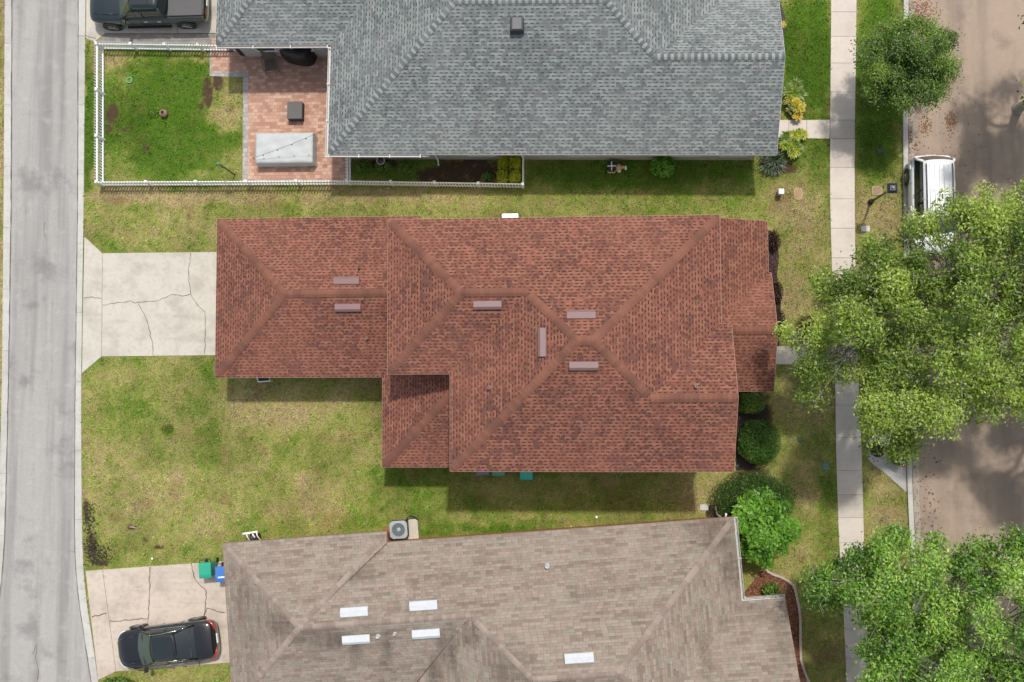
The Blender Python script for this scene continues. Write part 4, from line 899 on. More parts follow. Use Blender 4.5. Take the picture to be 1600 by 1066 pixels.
def shrub(label, px, py, rx, ry, h, n, L, Wd, pal, cat='shrub', name='shrub', dome=.5, up=.5, group=None, stems=5, seed=3, flat=False, rz=0):
    """rx, ry in metres; leaves fill an ellipsoid, most of them near its skin"""
    global RNG; RNG = np.random.default_rng(seed); random.seed(seed)
    b = at(px, py, 0); root = thing(name, label, cat, (b.x, b.y, 0), 0, group)
    v = RNG.normal(0, 1, (n, 3)); v /= np.linalg.norm(v, axis=1)[:, None]
    if flat: v[:, 2] = np.sign(v[:, 2])*np.abs(v[:, 2])**.45
    if flat == 'box': v[:, :2] = np.sign(v[:, :2])*np.abs(v[:, :2])**.5
    lump = .80+.40*fbm(v[:, 0]*2.2+seed, v[:, 1]*2.2+v[:, 2]*2, seed, 3)
    r = (RNG.random(n)**.22)*lump
    x, y, z = v[:, 0]*r*rx, v[:, 1]*r*ry, h*(.52+v[:, 2]*r*.48)
    ca, sa = math.cos(rz), math.sin(rz); x, y = ca*x-sa*y, sa*x+ca*y
    c = np.stack([b.x+x, b.y+y, np.maximum(z, .02)], 1)
    g = np.clip(fbm(x*2.5+seed, y*2.5, seed+4, 2), 0, 1)
    np_mesh('foliage', leaf_verts(c, L, Wd, up*.6, v*.7), 4, LEAF, root, leaf_cols(n, pal, .25, g))
    mb = MB()
    for i in range(stems):
        a = 2*PI*i/stems+.4; mb.tube([(b.x+.05*math.cos(a), b.y+.05*math.sin(a), -.02), (b.x+rx*.3*math.cos(a), b.y+ry*.3*math.sin(a), h*.4), (b.x+rx*.5*math.cos(a), b.y+ry*.5*math.sin(a), h*.72)], [.035*h, .025*h, .008], 5)
    mb.build('stems', BARK, root, smooth=True)
    return root
def rosette(label, px, py, n, L, Wd, pal, h=.4, spread=.3, group=None, seed=4, cat='plant', name='garden_plant'):
    """strap leaved garden plant: long arching leaves from several crowns"""
    global RNG; RNG = np.random.default_rng(seed)
    b = at(px, py, 0); root = thing(name, label, cat, (b.x, b.y, 0), 0, group)
    nc = max(1, int(spread*22)); cc = RNG.normal(0, spread*.5, (nc, 2)); k = RNG.integers(0, nc, n)
    an = RNG.uniform(0, 2*PI, n); el = RNG.uniform(.25, 1.2, n); l = L*RNG.uniform(.6, 1.2, n); w = Wd*RNG.uniform(.7, 1.2, n)
    hh = h*RNG.uniform(.35, 1, nc)
    p0 = np.stack([b.x+cc[k, 0], b.y+cc[k, 1], hh[k]], 1); d = np.stack([np.cos(an)*np.cos(el), np.sin(an)*np.cos(el), np.sin(el)*.6], 1)
    e = np.stack([-np.sin(an), np.cos(an), np.zeros(n)], 1)
    m1 = p0+d*l[:, None]*.5; tip = p0+d*l[:, None]; tip[:, 2] -= l*.25
    V = np.stack([p0, m1+e*w[:, None]*.5, tip, m1-e*w[:, None]*.5], 1).reshape(-1, 3)
    np_mesh('foliage', V, 4, LEAF, root, leaf_cols(n, pal, .25, np.clip(RNG.random(nc)[k], 0, 1)))
    mb = MB()
    for i in range(min(nc, 10)): mb.tube([(b.x+cc[i, 0]*.6, b.y+cc[i, 1]*.6, -.02), (b.x+cc[i, 0], b.y+cc[i, 1], hh[i])], [.02, .012], 5)
    mb.build('stems', BARK, root)
    return root

OAK = [(.068, .122, .018), (.17, .255, .034), (.305, .41, .062), (.43, .52, .11)]
OAK2 = [(.05, .13, .02), (.125, .26, .034), (.25, .42, .06), (.41, .55, .12)]
DARKT = [(.05, .11, .018), (.115, .21, .03), (.20, .31, .045), (.30, .40, .07)]
GREYBARK = mat('grey_bark', (.36, .33, .28), .9, .3, 14, bump=.4)
o1 = [(1790, 250), (1640, 262), (1600, 268), (1560, 280), (1535, 296), (1505, 292), (1465, 315), (1430, 330), (1395, 338), (1370, 352), (1345, 372), (1332, 405), (1288, 418), (1262, 430), (1260, 458), (1272, 480), (1238, 500), (1206, 512), (1208, 545), (1238, 556), (1240, 592), (1240, 640), (1290, 634), (1318, 596), (1345, 610), (1335, 650), (1320, 690), (1352, 712), (1380, 700), (1392, 738), (1410, 742), (1428, 712), (1470, 705), (1474, 748), (1500, 742), (1528, 700), (1520, 655), (1550, 650), (1600, 662), (1680, 650), (1760, 560), (1800, 400)]
tree('oak_tree', 'big yellow green oak spreading over the street and the front walk of the red house', 'tree', o1, (1376, 520), 4.6, 9.6, 560, 175, .135, .072, OAK, .60, GREYBARK, .24, 'street trees', 21, .27)
o2 = [(1252, 915), (1275, 885), (1300, 862), (1325, 858), (1340, 832), (1380, 808), (1425, 818), (1460, 836), (1500, 832), (1545, 842), (1575, 826), (1620, 818), (1700, 840), (1780, 960), (1780, 1120), (1700, 1230), (1540, 1260), (1400, 1200), (1345, 1100), (1322, 1070), (1338, 1030), (1318, 1005), (1338, 975), (1310, 955), (1275, 952), (1255, 945)]
tree('oak_tree', 'bright green oak filling the bottom right corner above the sidewalk', 'tree', o2, (1380, 985), 4.2, 8.8, 520, 175, .135, .074, OAK2, .60, GREYBARK, .23, 'street trees', 5, .24)
o3 = [(1335, 88), (1343, 62), (1375, 38), (1405, 22), (1440, 16), (1470, 34), (1503, 58), (1490, 78), (1500, 112), (1480, 128), (1478, 152), (1455, 184), (1425, 172), (1405, 190), (1385, 160), (1355, 150), (1332, 140), (1345, 112)]
tree('small_tree', 'small dark green round tree on the verge beside the grey roofed house', 'tree', o3, (1379, 128), 2.2, 5.2, 180, 210, .11, .052, DARKT, .46, BARK, .11, 'street trees', 8, .2)
def ring(cx, cy, rx, ry, n=26, s=1):
    r_ = random.Random(s); return [(cx+rx*math.cos(2*PI*i/n)*r_.uniform(.86, 1.08), cy+ry*math.sin(2*PI*i/n)*r_.uniform(.86, 1.08)) for i in range(n)]
tree('street_tree', 'tree at the top right edge with only a fringe of leaves in view', 'tree', ring(1705, 95, 120, 125, 26, 4), (1590, 170), 4.2, 8.5, 170, 80, .18, .09, OAK, .66, GREYBARK, .2, 'street trees', 12, .38)
tree('street_tree', 'tree across the street that shades the asphalt at the right edge', 'tree', ring(1790, 640, 130, 150, 26, 9), (1650, 640), 4.2, 8.5, 150, 70, .18, .09, OAK, .66, GREYBARK, .2, 'street trees', 15, .42)

# clipped and leafy shrubs
TOP = [(.045, .115, .016), (.085, .19, .024), (.14, .26, .04)]
BRT = [(.06, .16, .016), (.11, .27, .022), (.18, .38, .035), (.26, .47, .06)]
shrub('round clipped green bush in the mulch at the red house corner', 1180, 690, .98, 1.03, 1.55, 11000, .075, .04, TOP, seed=31, dome=.6)
shrub('wide clipped dark green hedge dome behind the brighter leafy bush', 1173, 778, 1.85, 1.28, 1.25, 17000, .07, .04, [(.035, .085, .012), (.06, .13, .018), (.10, .18, .026)], name='hedge', cat='hedge', seed=33, flat=True)
tree('leafy_bush', 'bright green broad leaved bush against the brown house roof corner', 'bush', [(1140, 812), (1146, 795), (1150, 780), (1168, 770), (1175, 762), (1192, 766), (1212, 760), (1218, 772), (1236, 782), (1232, 800), (1250, 808), (1250, 830), (1247, 845), (1238, 862), (1218, 868), (1205, 884), (1190, 880), (1172, 874), (1158, 862), (1152, 852), (1158, 838), (1144, 830)], (1180, 812), 1.1, 2.9, 120, 62, .22, .12, BRT, .34, BARK, .07, None, 35, 0.0, False)
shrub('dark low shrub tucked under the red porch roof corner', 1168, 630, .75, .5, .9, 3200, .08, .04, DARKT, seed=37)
shrub('small dark shrub in the reddish mulch bed', 1203, 921, .42, .38, .6, 900, .11, .06, DARKT, seed=39)
shrub('leafy green shrub against the grey house wall', 1034, 264, .62, .55, 1.2, 750, .17, .08, BRT, seed=41, up=.7)
shrub('yellow green boxy shrub filling the fence corner', 796, 270, .56, .66, .9, 5200, .10, .05, [(.30, .34, .02), (.52, .54, .025), (.70, .66, .035)], seed=43, flat='box')
shrub('small bright green plant in the dark fenced bed', 762, 277, .3, .22, .3, 170, .14, .07, BRT, name='garden_plant', cat='plant', seed=45)
shrub('leafy green bush at the bottom edge by the alley', 192, 1069, .85, .5, 1.1, 2400, .13, .07, DARKT, seed=47)
shrub('bright green weed patch beside the clay pot on the lawn', 240, 178, .35, .28, .12, 320, .09, .04, [(.10, .2, .02), (.2, .34, .03)], name='weed_patch', cat='weeds', seed=49)
shrub('dark tuft of taller grass on the back lawn', 262, 670, .34, .24, .1, 170, .10, .02, [(.08, .14, .016), (.14, .2, .026)], name='grass_tuft', cat='grass tuft', seed=51)
for i, (a, b_, lb) in enumerate([(1208, 378, 'maroon shrub at the top end of the dark mulch bed'), (1212, 458, 'maroon shrub midway along the dark mulch bed'), (1214, 500, 'maroon shrub at the lower end of the dark mulch bed')]):
    shrub(lb, a, b_, .3, .55, .5, 900, .08, .04, [(.03, .012, .012), (.07, .02, .02), (.05, .05, .02)], group='maroon shrubs in the mulch bed', seed=53+i)
for i, (a, b_, lb) in enumerate([(600, 262, 'dark leafy plant behind the white rimmed pot'), (635, 264, 'dark leafy clump under the gutter, left of the downspout'), (570, 262, 'dark leafy clump in the fenced bed near the patio fence')]):
    shrub(lb, a, b_, .45, .3, .4, 700, .10, .045, DARKT, name='garden_plant', cat='plant', group='plants in the fenced bed', seed=60+i)
CRO = [(.16, .22, .012), (.42, .40, .02), (.66, .56, .03), (.70, .46, .06)]
rosette('yellow green leafy plant above the yellow croton by the grey house', 1238, 145, 700, .42, .06, [(.07, .15, .015), (.14, .24, .02), (.3, .36, .04)], .5, .34, seed=70)
rosette('yellow croton plant above the grey house front walk', 1240, 171, 1500, .28, .085, CRO, .55, .62, seed=71)
rosette('yellow and green croton plant below the grey house front walk', 1236, 222, 1300, .32, .085, [(.08, .18, .012), (.28, .36, .02), (.6, .54, .03)], .6, .66, seed=72)
rosette('dark strappy plant at the grey house corner', 1208, 252, 800, .6, .05, [(.012, .03, .01), (.03, .06, .015), (.06, .10, .02)], .45, .35, seed=73)
rosette('small yellow plant in the grey mulch bed', 1222, 40, 60, .2, .06, CRO, .25, .1, seed=74)
# low dark creeper along the alley kerb
RNG = np.random.default_rng(77); n = 500
px = np.concatenate([RNG.normal(140, 6, n//2), RNG.normal(152, 11, n//2)]); py = np.concatenate([RNG.uniform(785, 872, n//2), RNG.normal(868, 12, n//2)])
k = (px > 130) & (py < 884); px, py = px[k], py[k]; n = len(px)
tag(np_mesh('ground_cover', leaf_verts(at_many(px, py, RNG.uniform(.01, .12, n)), .11, .06, .6), 4, LEAF, None, leaf_cols(n, [(.03, .026, .018), (.06, .06, .03), (.09, .12, .03)])), 'dark scrubby ground cover along the alley kerb', 'ground cover', kind='stuff')
# fallen leaves in the street
RNG = np.random.default_rng(78); P_ = []
for cx, cy, sx, sy, q in ((1437, 22, 14, 14, 420), (1447, 196, 5, 7, 110), (1486, 192, 5, 9, 130), (1432, 240, 4, 14, 60), (1455, 60, 16, 20, 90), (1427, 790, 5, 60, 120), (1440, 120, 12, 60, 90), (1421, 240, 3, 30, 160), (1450, 800, 14, 30, 60), (1480, 250, 30, 40, 60)):
    P_.append(np.stack([RNG.normal(cx, sx, q), RNG.normal(cy, sy, q)], 1))
P_ = np.concatenate(P_); n = len(P_)
tag(np_mesh('fallen_leaves', leaf_verts(at_many(P_[:, 0], P_[:, 1], RNG.uniform(.02, .04, n)), .09, .05, .92), 4, LEAF, None, leaf_cols(n, [(.16, .06, .025), (.30, .12, .045), (.38, .19, .08)])), 'brown fallen leaves on the street and in the gutter', 'leaves', kind='stuff')

# ------------------------------------------------------------------ white picket fences
PK = MB(); PK.add([(-.031, -.013, .04), (.031, -.013, .04), (.031, .013, .04), (-.031, .013, .04), (-.031, -.013, .90), (.031, -.013, .90), (.031, .013, .90), (-.031, .013, .90), (0, -.013, .98), (0, .013, .98)],
    [(3, 2, 1, 0), (0, 1, 5, 8, 4), (1, 2, 6, 5), (2, 3, 7, 9, 6), (3, 0, 4, 7), (5, 6, 9, 8), (7, 4, 8, 9)])
pk0 = None; po0 = None
def fence(label, A, B, side, posts, ends=(True, True)):
    global pk0, po0
    a, b = at(*A), at(*B); d = b-a; L = d.length; rz = math.atan2(d.y, d.x)
    root = thing('picket_fence', label, 'fence', (a.x, a.y, 0), rz, 'white picket fences round the back garden')
    for z in (.12, .70): MB().box((L/2, 0, z), (L-.02, .05, .085)).build('rail', WHITE, root, local=True)
    for i in range(posts+1):
        if (i == 0 and not ends[0]) or (i == posts and not ends[1]): continue
        if po0 is None:
            po0 = MB().box((0, 0, .42), (.10, .10, .84)).build('post', WHITE, root, local=True)
            c_ = MB(); c_.box((0, 0, .85), (.125, .125, .025)); c_.box((0, 0, .88), (.11, .11, .035), 0, .15); c_.build('post_cap', WHITE, po0, local=True); o = po0
        else: o = copy_tree(po0, root)
        o.location = (L*i/posts, 0, 0)
    n = int(L/.142)
    for i in range(n):
        if pk0 is None: pk0 = PK.build('picket', WHITE, root, local=True); o = pk0
        else: o = pk0.copy(); COL.objects.link(o); o.parent = root
        o.location = (L*(i+.5)/n, side*.036, 0)
fence('white picket fence run along the alley side of the green yard', (163, 290), (163, 77), 1, 3)
fence('white picket fence run between the yard and the pickup driveway', (163, 77), (372, 80), 1, 4, (False, True))
fence('long white picket fence run along the south edge of the yard and patio', (163, 290), (548, 288.5), -1, 5, (False, True))
fence('white picket fence run along the south edge of the dark planted bed', (548, 288.5), (818, 293), -1, 4, (False, True))
fence('short white picket fence run between the brick patio and the planted bed', (548, 288.5), (548, 248), 1, 1, (False, True))
fence('short white picket fence run closing the bed beside the yellow shrub', (818, 293), (818, 250), -1, 1, (False, True))

# ------------------------------------------------------------------ vehicles (local axes: +x is the front)
def loft(stations, top=None):
    mb = MB(); n = 14
    vs = []
    for x, w, zb, zt, c in stations:
        h = [(0, zb), (w*.86, zb), (w*.985, zb+.14), (w, zb+(zt-zb)*.55), (w*.975, zt-.07), (w*.86, zt), (w*.45, zt+c*.8)]
        half = h+[(0, zt+c)]
        ring_ = [(x, y, z) for y, z in half]+[(x, -y, z) for y, z in half[-2:0:-1]]
        vs += ring_
    k = len(stations)
    fs = [(i*n+j, i*n+(j+1) % n, (i+1)*n+(j+1) % n, (i+1)*n+j) for i in range(k-1) for j in range(n)]
    fs += [tuple(range(n-1, -1, -1)), tuple((k-1)*n+j for j in range(n))]
    return mb.add(vs, fs)
def sheet_between(lower, upper, thick=0.0):
    mb = MB(); n = len(lower); mb.add(list(lower)+list(upper), [(i, i+1, n+i+1, n+i) for i in range(n-1)]); return mb
def flipfix(o):
    import bmesh
    b = bmesh.new(); b.from_mesh(o.data); bmesh.ops.recalc_face_normals(b, faces=b.faces); b.to_mesh(o.data); b.free(); return o
def vehicle(label, cat, loc, rz, paint, L, Wd, stations, cab, wheels, name, roofpaint=None, rails=False, bed=None, chrome_line=False, plate=None):
    root = thing(name, label, cat, (loc[0], loc[1], 0), rz); w = Wd/2
    flipfix(loft(stations).build('body', paint, root, smooth=True, sub=2, local=True))
    wb, wt, rt, rb, yb, yt, zb, zt = cab
    ks = [-1, -.6, 0, .6, 1]; bow = lambda k, s: s*(1-k*k)
    lo = [(wb-.16+bow(k, .16), k*yb, zb) for k in ks]; up = [(wt-.10+bow(k, .10), k*yt, zt-.05+bow(k, .03)) for k in ks]
    flipfix(sheet_between(lo, up).build('windscreen', WSHIELD, root, smooth=True, local=True))
    lo2 = [(rb+.12-bow(k, .12), k*yb*.97, zb+.02) for k in ks]; up2 = [(rt+.06-bow(k, .06), k*yt, zt-.05+bow(k, .03)) for k in ks]
    flipfix(sheet_between(lo2, up2).build('rear_window', GLASS, root, smooth=True, local=True))
    for s in (-1, 1):
        A = (wb-.16, s*yb, zb); B = (rb+.12, s*yb*.97, zb+.02); Cc = (rt+.06, s*yt, zt-.05); D = (wt-.10, s*yt, zt-.05)
        lerp = lambda p, q, f: tuple(p[i]+(q[i]-p[i])*f for i in range(3))
        # one pane with a gentle outward bow
        ff = [i/6 for i in range(7)]; bot = [lerp(A, B, f) for f in ff]; tp = [lerp(D, Cc, f) for f in ff]
        midr = [tuple((p[i]+q[i])/2+(s*.05 if i == 1 else 0) for i in range(3)) for p, q in zip(bot, tp)]
        mb = MB(); mb.add(bot+midr+tp, [(r*7+i, r*7+i+1, r*7+i+8, r*7+i+7) for r in range(2) for i in range(6)])
        sw = flipfix(mb.build('side_window', GLASS, root, smooth=True, local=True))
        out = lambda p, d=.02: (p[0], p[1]+s*d, p[2])
        for nm, p, q, r in (('pillar', A, D, .045), ('pillar', B, Cc, .06)):
            m_ = tuple((p[i]+q[i])/2 for i in range(3)); MB().tube([p, (m_[0], m_[1]+s*.04, m_[2]), q], r, 6).build(nm, paint, root, smooth=True, local=True)
        p, q = lerp(A, B, .5), lerp(D, Cc, .5); MB().tube([p, (p[0], (p[1]+q[1])/2+s*.055, (p[2]+q[2])/2), q], .028, 6).build('pillar', DARK, root, smooth=True, local=True)
        if chrome_line:
            T = [out(lerp(A, B, f), .015) for f in (0.02, .3, .6, .85)]+[out(lerp(lerp(B, Cc, .55), A, .02), .03)]
            MB().tube(T, .014, 5).build('window_trim', CHROME, root, smooth=True, local=True)
            MB().tube([out(lerp(A, B, .02), .02), out(lerp(A, D, .6), .03), out(D, .02), out(lerp(D, Cc, .5), .04), out(lerp(Cc, B, .3), .04), T[-1]], .012, 5).build('window_trim', CHROME, root, smooth=True, local=True)
        # mirror
        mb = MB(); mb.box((wb-.32, s*(yb+.20), zb+.06), (.16, .22, .15)); mb.box((wb-.30, s*(yb+.05), zb+.02), (.06, .2, .04)); mb.build('wing_mirror', paint, root, bevel=.03, local=True)
        for x in (wt-.55, rt+.15 if bed is None else rt+.25):
            MB().box((x, s*(w+.0), zb-.14), (.2, .04, .03)).build('handle', CHROME if chrome_line or bed else paint, root, bevel=.01, local=True)
    # roof shell
    rp = roofpaint or paint; g = 7; vs = []
    for i in range(g):
        f = i/(g-1); x = wt+.0+(rt-wt)*f; e = .035*math.sin(PI*f)
        hw = yt*(1.0+.03*math.sin(PI*f))
        for j in range(g):
            k = -1+2*j/(g-1); xx = x+((-.10*k*k) if i == 0 else (.06*k*k if i == g-1 else 0)); vs.append((xx, k*hw, zt-.05+.05*(1-k**4)+e))
    mb = MB(); mb.add(vs, [(i*g+j, i*g+j+1, (i+1)*g+j+1, (i+1)*g+j) for i in range(g-1) for j in range(g-1)])
    ro = flipfix(mb.build('roof', rp, root, smooth=True, local=True)); sd = ro.modifiers.new('solid', 'SOLIDIFY'); sd.thickness = .05; sd.offset = -1
    mb = MB(); mb.box(((wb+rb)/2, 0, zb+.12), (abs(wb-rb)*.8, yb*1.7, .1)); mb.box((wt-.5, .38, zb+.2), (.5, .5, .4)); mb.box((wt-.5, -.38, zb+.2), (.5, .5, .4)); mb.build('seats', DARK, root, bevel=.05, local=True)
    if rails:
        for s in (-1, 1): MB().tube([(wt-.25, s*yt*.84, zt+.02), (wt-.35, s*yt*.84, zt+.07), (rt+.35, s*yt*.84, zt+.07), (rt+.2, s*yt*.84, zt+.02)], .025, 6).build('roof_rail', BLACKM, root, smooth=True, local=True)
    wr, xf, xr = wheels
    for x in (xf, xr):
        for s in (-1, 1):
            y = s*(w-.10)
            wh = MB().lathe([(wr*.62, -.11), (wr*.96, -.115), (wr, -.08), (wr, .08), (wr*.96, .115), (wr*.62, .11)], (x, y, wr), 28, 'y').build('wheel', RUBBER, root, smooth=False, local=True)
            mb = MB(); mb.lathe([(wr*.64, s*.09), (wr*.60, s*.118), (wr*.52, s*.112), (wr*.50, s*.07)], (x, y, wr), 24, 'y')
            for q in range(5):
                a = 2*PI*q/5; mb.tube([(x, y+s*.118, wr), (x+math.cos(a)*wr*.56, y+s*.118, wr+math.sin(a)*wr*.56)], .026, 5)
            mb.build('rim', RIM, wh, local=True)
            MB().lathe([(wr*1.16, -.02), (wr*1.16, .012), (wr*1.02, .02)], (x, s*(w-.006), wr+.02), 26, 'y').build('wheel_arch', DARK, root, local=True)
    xf_, xr_ = stations[-1][0], stations[0][0]
    if xf_ < xr_: xf_, xr_ = xr_, xf_
    zf, zr_ = .66*stations[-2][3]+.12, .78*stations[1][3]+.06
    for s in (-1, 1):
        mb = MB(); mb.tube([(xf_-.06, s*w*.48, zf), (xf_-.13, s*w*.66, zf+.02), (xf_-.30, s*w*.83, zf+.04), (xf_-.52, s*w*.9, zf+.06)], [.04, .065, .06, .02], 8); mb.build('headlight', LAMPG, root, smooth=True, local=True)
        mb = MB(); mb.tube([(xr_+.03, s*w*.42, zr_), (xr_+.06, s*w*.62, zr_+.02), (xr_+.17, s*w*.82, zr_+.03), (xr_+.36, s*w*.92, zr_+.03)], [.03, .06, .06, .03], 8); mb.build('tail_light', REDL, root, smooth=True, local=True)
    MB().box((xf_-.03, 0, zf-.12), (.1, w*.8, .16)).build('grille', DARK, root, bevel=.03, local=True)
    MB().box((xr_+.0, 0, zr_-.12), (.05, .45, .12)).build('number_plate', TRIMW, root, bevel=.01, local=True)
    return root
BLK = mat('black_car_paint', (.006, .006, .007), .12, 0, coat=1.0)
TEAL = mat('dark_teal_paint', (.006, .014, .016), .12, 0, coat=1.0)
WHT = mat('white_car_paint', (.78, .79, .80), .3, .02, coat=.8)
p = at(264, 1005, .5)
f_, r_ = at(188, 1004, .6), at(346, 984, .6); ang = math.atan2(f_.y-r_.y, f_.x-r_.x)
vehicle('glossy black fastback car parked on the tan driveway', 'car', (p.x, p.y), ang, BLK, 4.85, 1.9,
    [(-2.42, .62, .42, .80, .02), (-2.30, .84, .30, .98, .05), (-1.9, .93, .26, 1.05, .06), (-1.2, .95, .24, 1.02, .05), (0, .94, .22, .98, .04), (1.1, .94, .24, .96, .06), (1.75, .92, .26, .90, .08), (2.2, .82, .30, .80, .08), (2.42, .55, .38, .66, .04)],
    (1.28, .52, -.75, -1.62, .80, .60, 1.0, 1.46), (.35, 1.45, -1.42), 'parked_car', chrome_line=True)
p = at(140, 10, .8); cy = at(200, 48, 0).y+1.0
tr = vehicle('dark teal pickup truck parked at the top left beside the fence', 'pickup truck', (p.x+2.95, cy), PI, TEAL, 5.9, 2.0,
    [(-2.95, .88, .52, 1.08, .0), (-2.85, .97, .45, 1.18, .0), (-1.0, 1.0, .42, 1.18, .0), (.0, 1.0, .42, 1.16, .02), (1.2, 1.0, .42, 1.15, .06), (2.1, .98, .44, 1.10, .08), (2.65, .93, .46, 1.02, .08), (2.95, .72, .52, .86, .04)],
    (1.32, .55, -.92, -1.18, .86, .68, 1.16, 1.84), (.40, 1.95, -1.78), 'pickup_truck', bed=True)
mb = MB(); mb.box((-2.02, 0, 1.245), (1.68, 1.66, .07)); mb.build('bed_cover', mat('grey_vinyl_cover', (.075, .072, .072), .6, .08), tr, bevel=.025, local=True)
mb = MB(); mb.box((-2.02, .9, 1.2), (1.8, .1, .1)); mb.build('bed_rail', TEAL, tr, bevel=.02, local=True); mb = MB(); mb.box((-2.02, -.9, 1.2), (1.8, .1, .1)); mb.build('bed_rail', TEAL, tr, bevel=.02, local=True)
mb = MB(); mb.box((.1, .98, .36), (2.2, .14, .06)); mb.build('running_board', DARK, tr, bevel=.02, local=True); mb = MB(); mb.box((.1, -.98, .36), (2.2, .14, .06)); mb.build('running_board', DARK, tr, bevel=.02, local=True)
p = at(1433, 245, .6); xl_ = at(1413.5, 310, .1).x
vn = vehicle('white van with black roof rails parked at the kerb under the oak', 'van', (xl_+.98, p.y-2.25), -PI/2, WHT, 4.5, 1.95,
    [(-2.25, .74, .42, .90, .0), (-2.17, .92, .32, 1.04, .0), (-1.6, .97, .28, 1.06, .02), (0, .98, .26, 1.04, .02), (1.2, .97, .28, 1.02, .06), (1.75, .92, .3, .94, .08), (2.1, .8, .34, .82, .06), (2.25, .56, .4, .68, .03)],
    (1.45, .75, -1.85, -2.18, .88, .68, 1.04, 1.72), (.35, 1.4, -1.35), 'parked_van', rails=True)

for k in (-.42, -.21, 0, .21, .42): MB().tube([(.45, k, 1.765-.05*k*k), (-.5, k, 1.785-.05*k*k), (-1.6, k, 1.765-.05*k*k)], .014, 5).build('roof_rib', WHT, vn, smooth=True, local=True)
MB().box((-.2, .1, 1.79), (.12, .05, .05)).build('aerial', BLACKM, vn, bevel=.01, local=True)
fb = [o for o in bpy.data.objects if o.get('category') == 'car'][0]
MB().box((-.12, 0, 1.515), (.98, .98, .012)).build('sunroof', GLASS, fb, bevel=.004, local=True)
for s_ in (-1, 1):
    MB().tube([(1.35, s_*.62, 1.035), (1.8, s_*.60, 1.015), (2.2, s_*.48, .93)], .012, 5).build('bonnet_crease', BLK, fb, smooth=True, local=True)
    for x in (1.05, .1, -.85): MB().tube([(x, s_*.948, .4), (x, s_*.957, .7), (x, s_*.93, .92)], .009, 4).build('door_seam', DARK, fb, local=True)
    for x in (1.25, .25, -.8): MB().tube([(x, s_*1.0, .55), (x, s_*1.008, .9), (x, s_*.985, 1.1)], .009, 4).build('door_seam', DARK, tr, local=True)
    for x in (1.2, .2, -.95): MB().tube([(x, s_*.975, .4), (x, s_*.985, .75), (x, s_*.955, 1.0)], .009, 4).build('door_seam', DARK, vn, local=True)
    MB().tube([(1.35, s_*.66, 1.20), (2.0, s_*.62, 1.18), (2.6, s_*.52, 1.09)], .02, 5).build('bonnet_crease', TEAL, tr, smooth=True, local=True)
MB().box((.0, .0, 1.885), (.9, 1.02, .012)).build('sunroof', GLASS, tr, bevel=.004, local=True)

# ------------------------------------------------------------------ street furniture and garden things
def one(name, mb, m_, label, cat, group=None, **kw): return tag(mb.build(name, m_, None, **kw), label, cat, group)
b = at(1360, 316); lp = thing('street_lamp', 'black post lamp with a square lantern on the verge', 'street lamp', (b.x, b.y, 0))
MB().lathe([(.13, 0), (.13, .1), (.09, .14), (.075, .45), (.05, .5), (.045, 1.6), (.04, 2.55), (.065, 2.58), (.065, 2.64)], (b.x, b.y, 0), 14).build('pole', BLACKM, lp, smooth=False)
mb = MB(); mb.box((b.x, b.y, 2.67), (.2, .2, .05)); mb.box((b.x, b.y, 3.02), (.46, .46, .03))
for sx in (-1, 1):
    for sy in (-1, 1): mb.tube([(b.x+sx*.09, b.y+sy*.09, 2.68), (b.x+sx*.19, b.y+sy*.19, 3.01)], .014, 5)
mb.build('lantern_frame', BLACKM, lp); MB().box((b.x, b.y, 2.85), (.22, .22, .3)).build('lantern_glass', mat('frosted_glass', (.6, .6, .56), .2, .05), lp)
mb = MB(); mb.box((b.x, b.y, 3.07), (.44, .44, .07), 0, .5); mb.build('lantern_cap', BLACKM, lp); MB().lathe([(.07, 3.1), (.065, 3.15), (.04, 3.19), (.01, 3.2)], (b.x, b.y, 0), 12).build('photocell', mat('grey_photocell', (.25, .28, .3), .25, .1), lp, smooth=True)
def lid(px, py, w, d, col, label, name='utility_cover', h=.05, cat='utility cover', rim=None, oval=False, rz=0):
    b = at(px, py); m_ = mat('cover_%s' % '_'.join('%d' % (c*99) for c in col), col, .6, .15, 15)
    if oval:
        root = thing(name, label, cat, (b.x, b.y, 0))
        P = [(b.x+w/2*math.cos(a)*abs(math.cos(a))**-.4 if abs(math.cos(a)) > 1e-6 else b.x, b.y+d/2*math.sin(a)*abs(math.sin(a))**-.4 if abs(math.sin(a)) > 1e-6 else b.y) for a in [2*PI*i/24+.01 for i in range(24)]]
        MB().prism(P, -.02, h).build('rim', mat('cover_rim', rim, .8, .1), root); MB().prism([(b.x+(x-b.x)*.78, b.y+(y-b.y)*.78) for x, y in P], 0, h+.012).build('lid', m_, root); return root
    root = thing(name, label, cat, (b.x, b.y, 0))
    MB().box((b.x, b.y, h/2-.01), (w, d, h+.02), rz).build('box', mat('cover_base', tuple(c*.75 for c in col), .7, .1) if False else m_, root, bevel=.015)
    MB().box((b.x, b.y, h+.006), (w*.84, d*.84, .02), rz).build('lid', m_, root, bevel=.006); return root
lid(1247, 303, .40, .58, (.30, .17, .08), 'oval brown meter cover with a pale ring left of the sidewalk', oval=True, rim=(.38, .30, .17), h=.03)
lid(1370, 298, .5, .42, (.26, .15, .09), 'oval brown meter cover with a pale ring beside the street lamp', oval=True, rim=(.42, .34, .18), h=.03)
lid(1352, 358, .40, .28, (.48, .48, .46), 'white rectangular utility cover beside the sidewalk near the lamp')
lid(1100, 793, .40, .28, (.46, .48, .45), 'pale grey rectangular utility cover beside the clipped hedge')
lid(1290, 729, .32, .36, (.10, .17, .15), 'teal green square utility cover beside the sidewalk', h=.03)
lid(1250, 687, .22, .20, (.05, .10, .07), 'small dark green valve cover right of the round clipped bush', h=.03)
lid(1376, 236, .36, .3, (.03, .04, .02), 'dark sunken drain cover in the verge grass', h=.02, rz=.4)
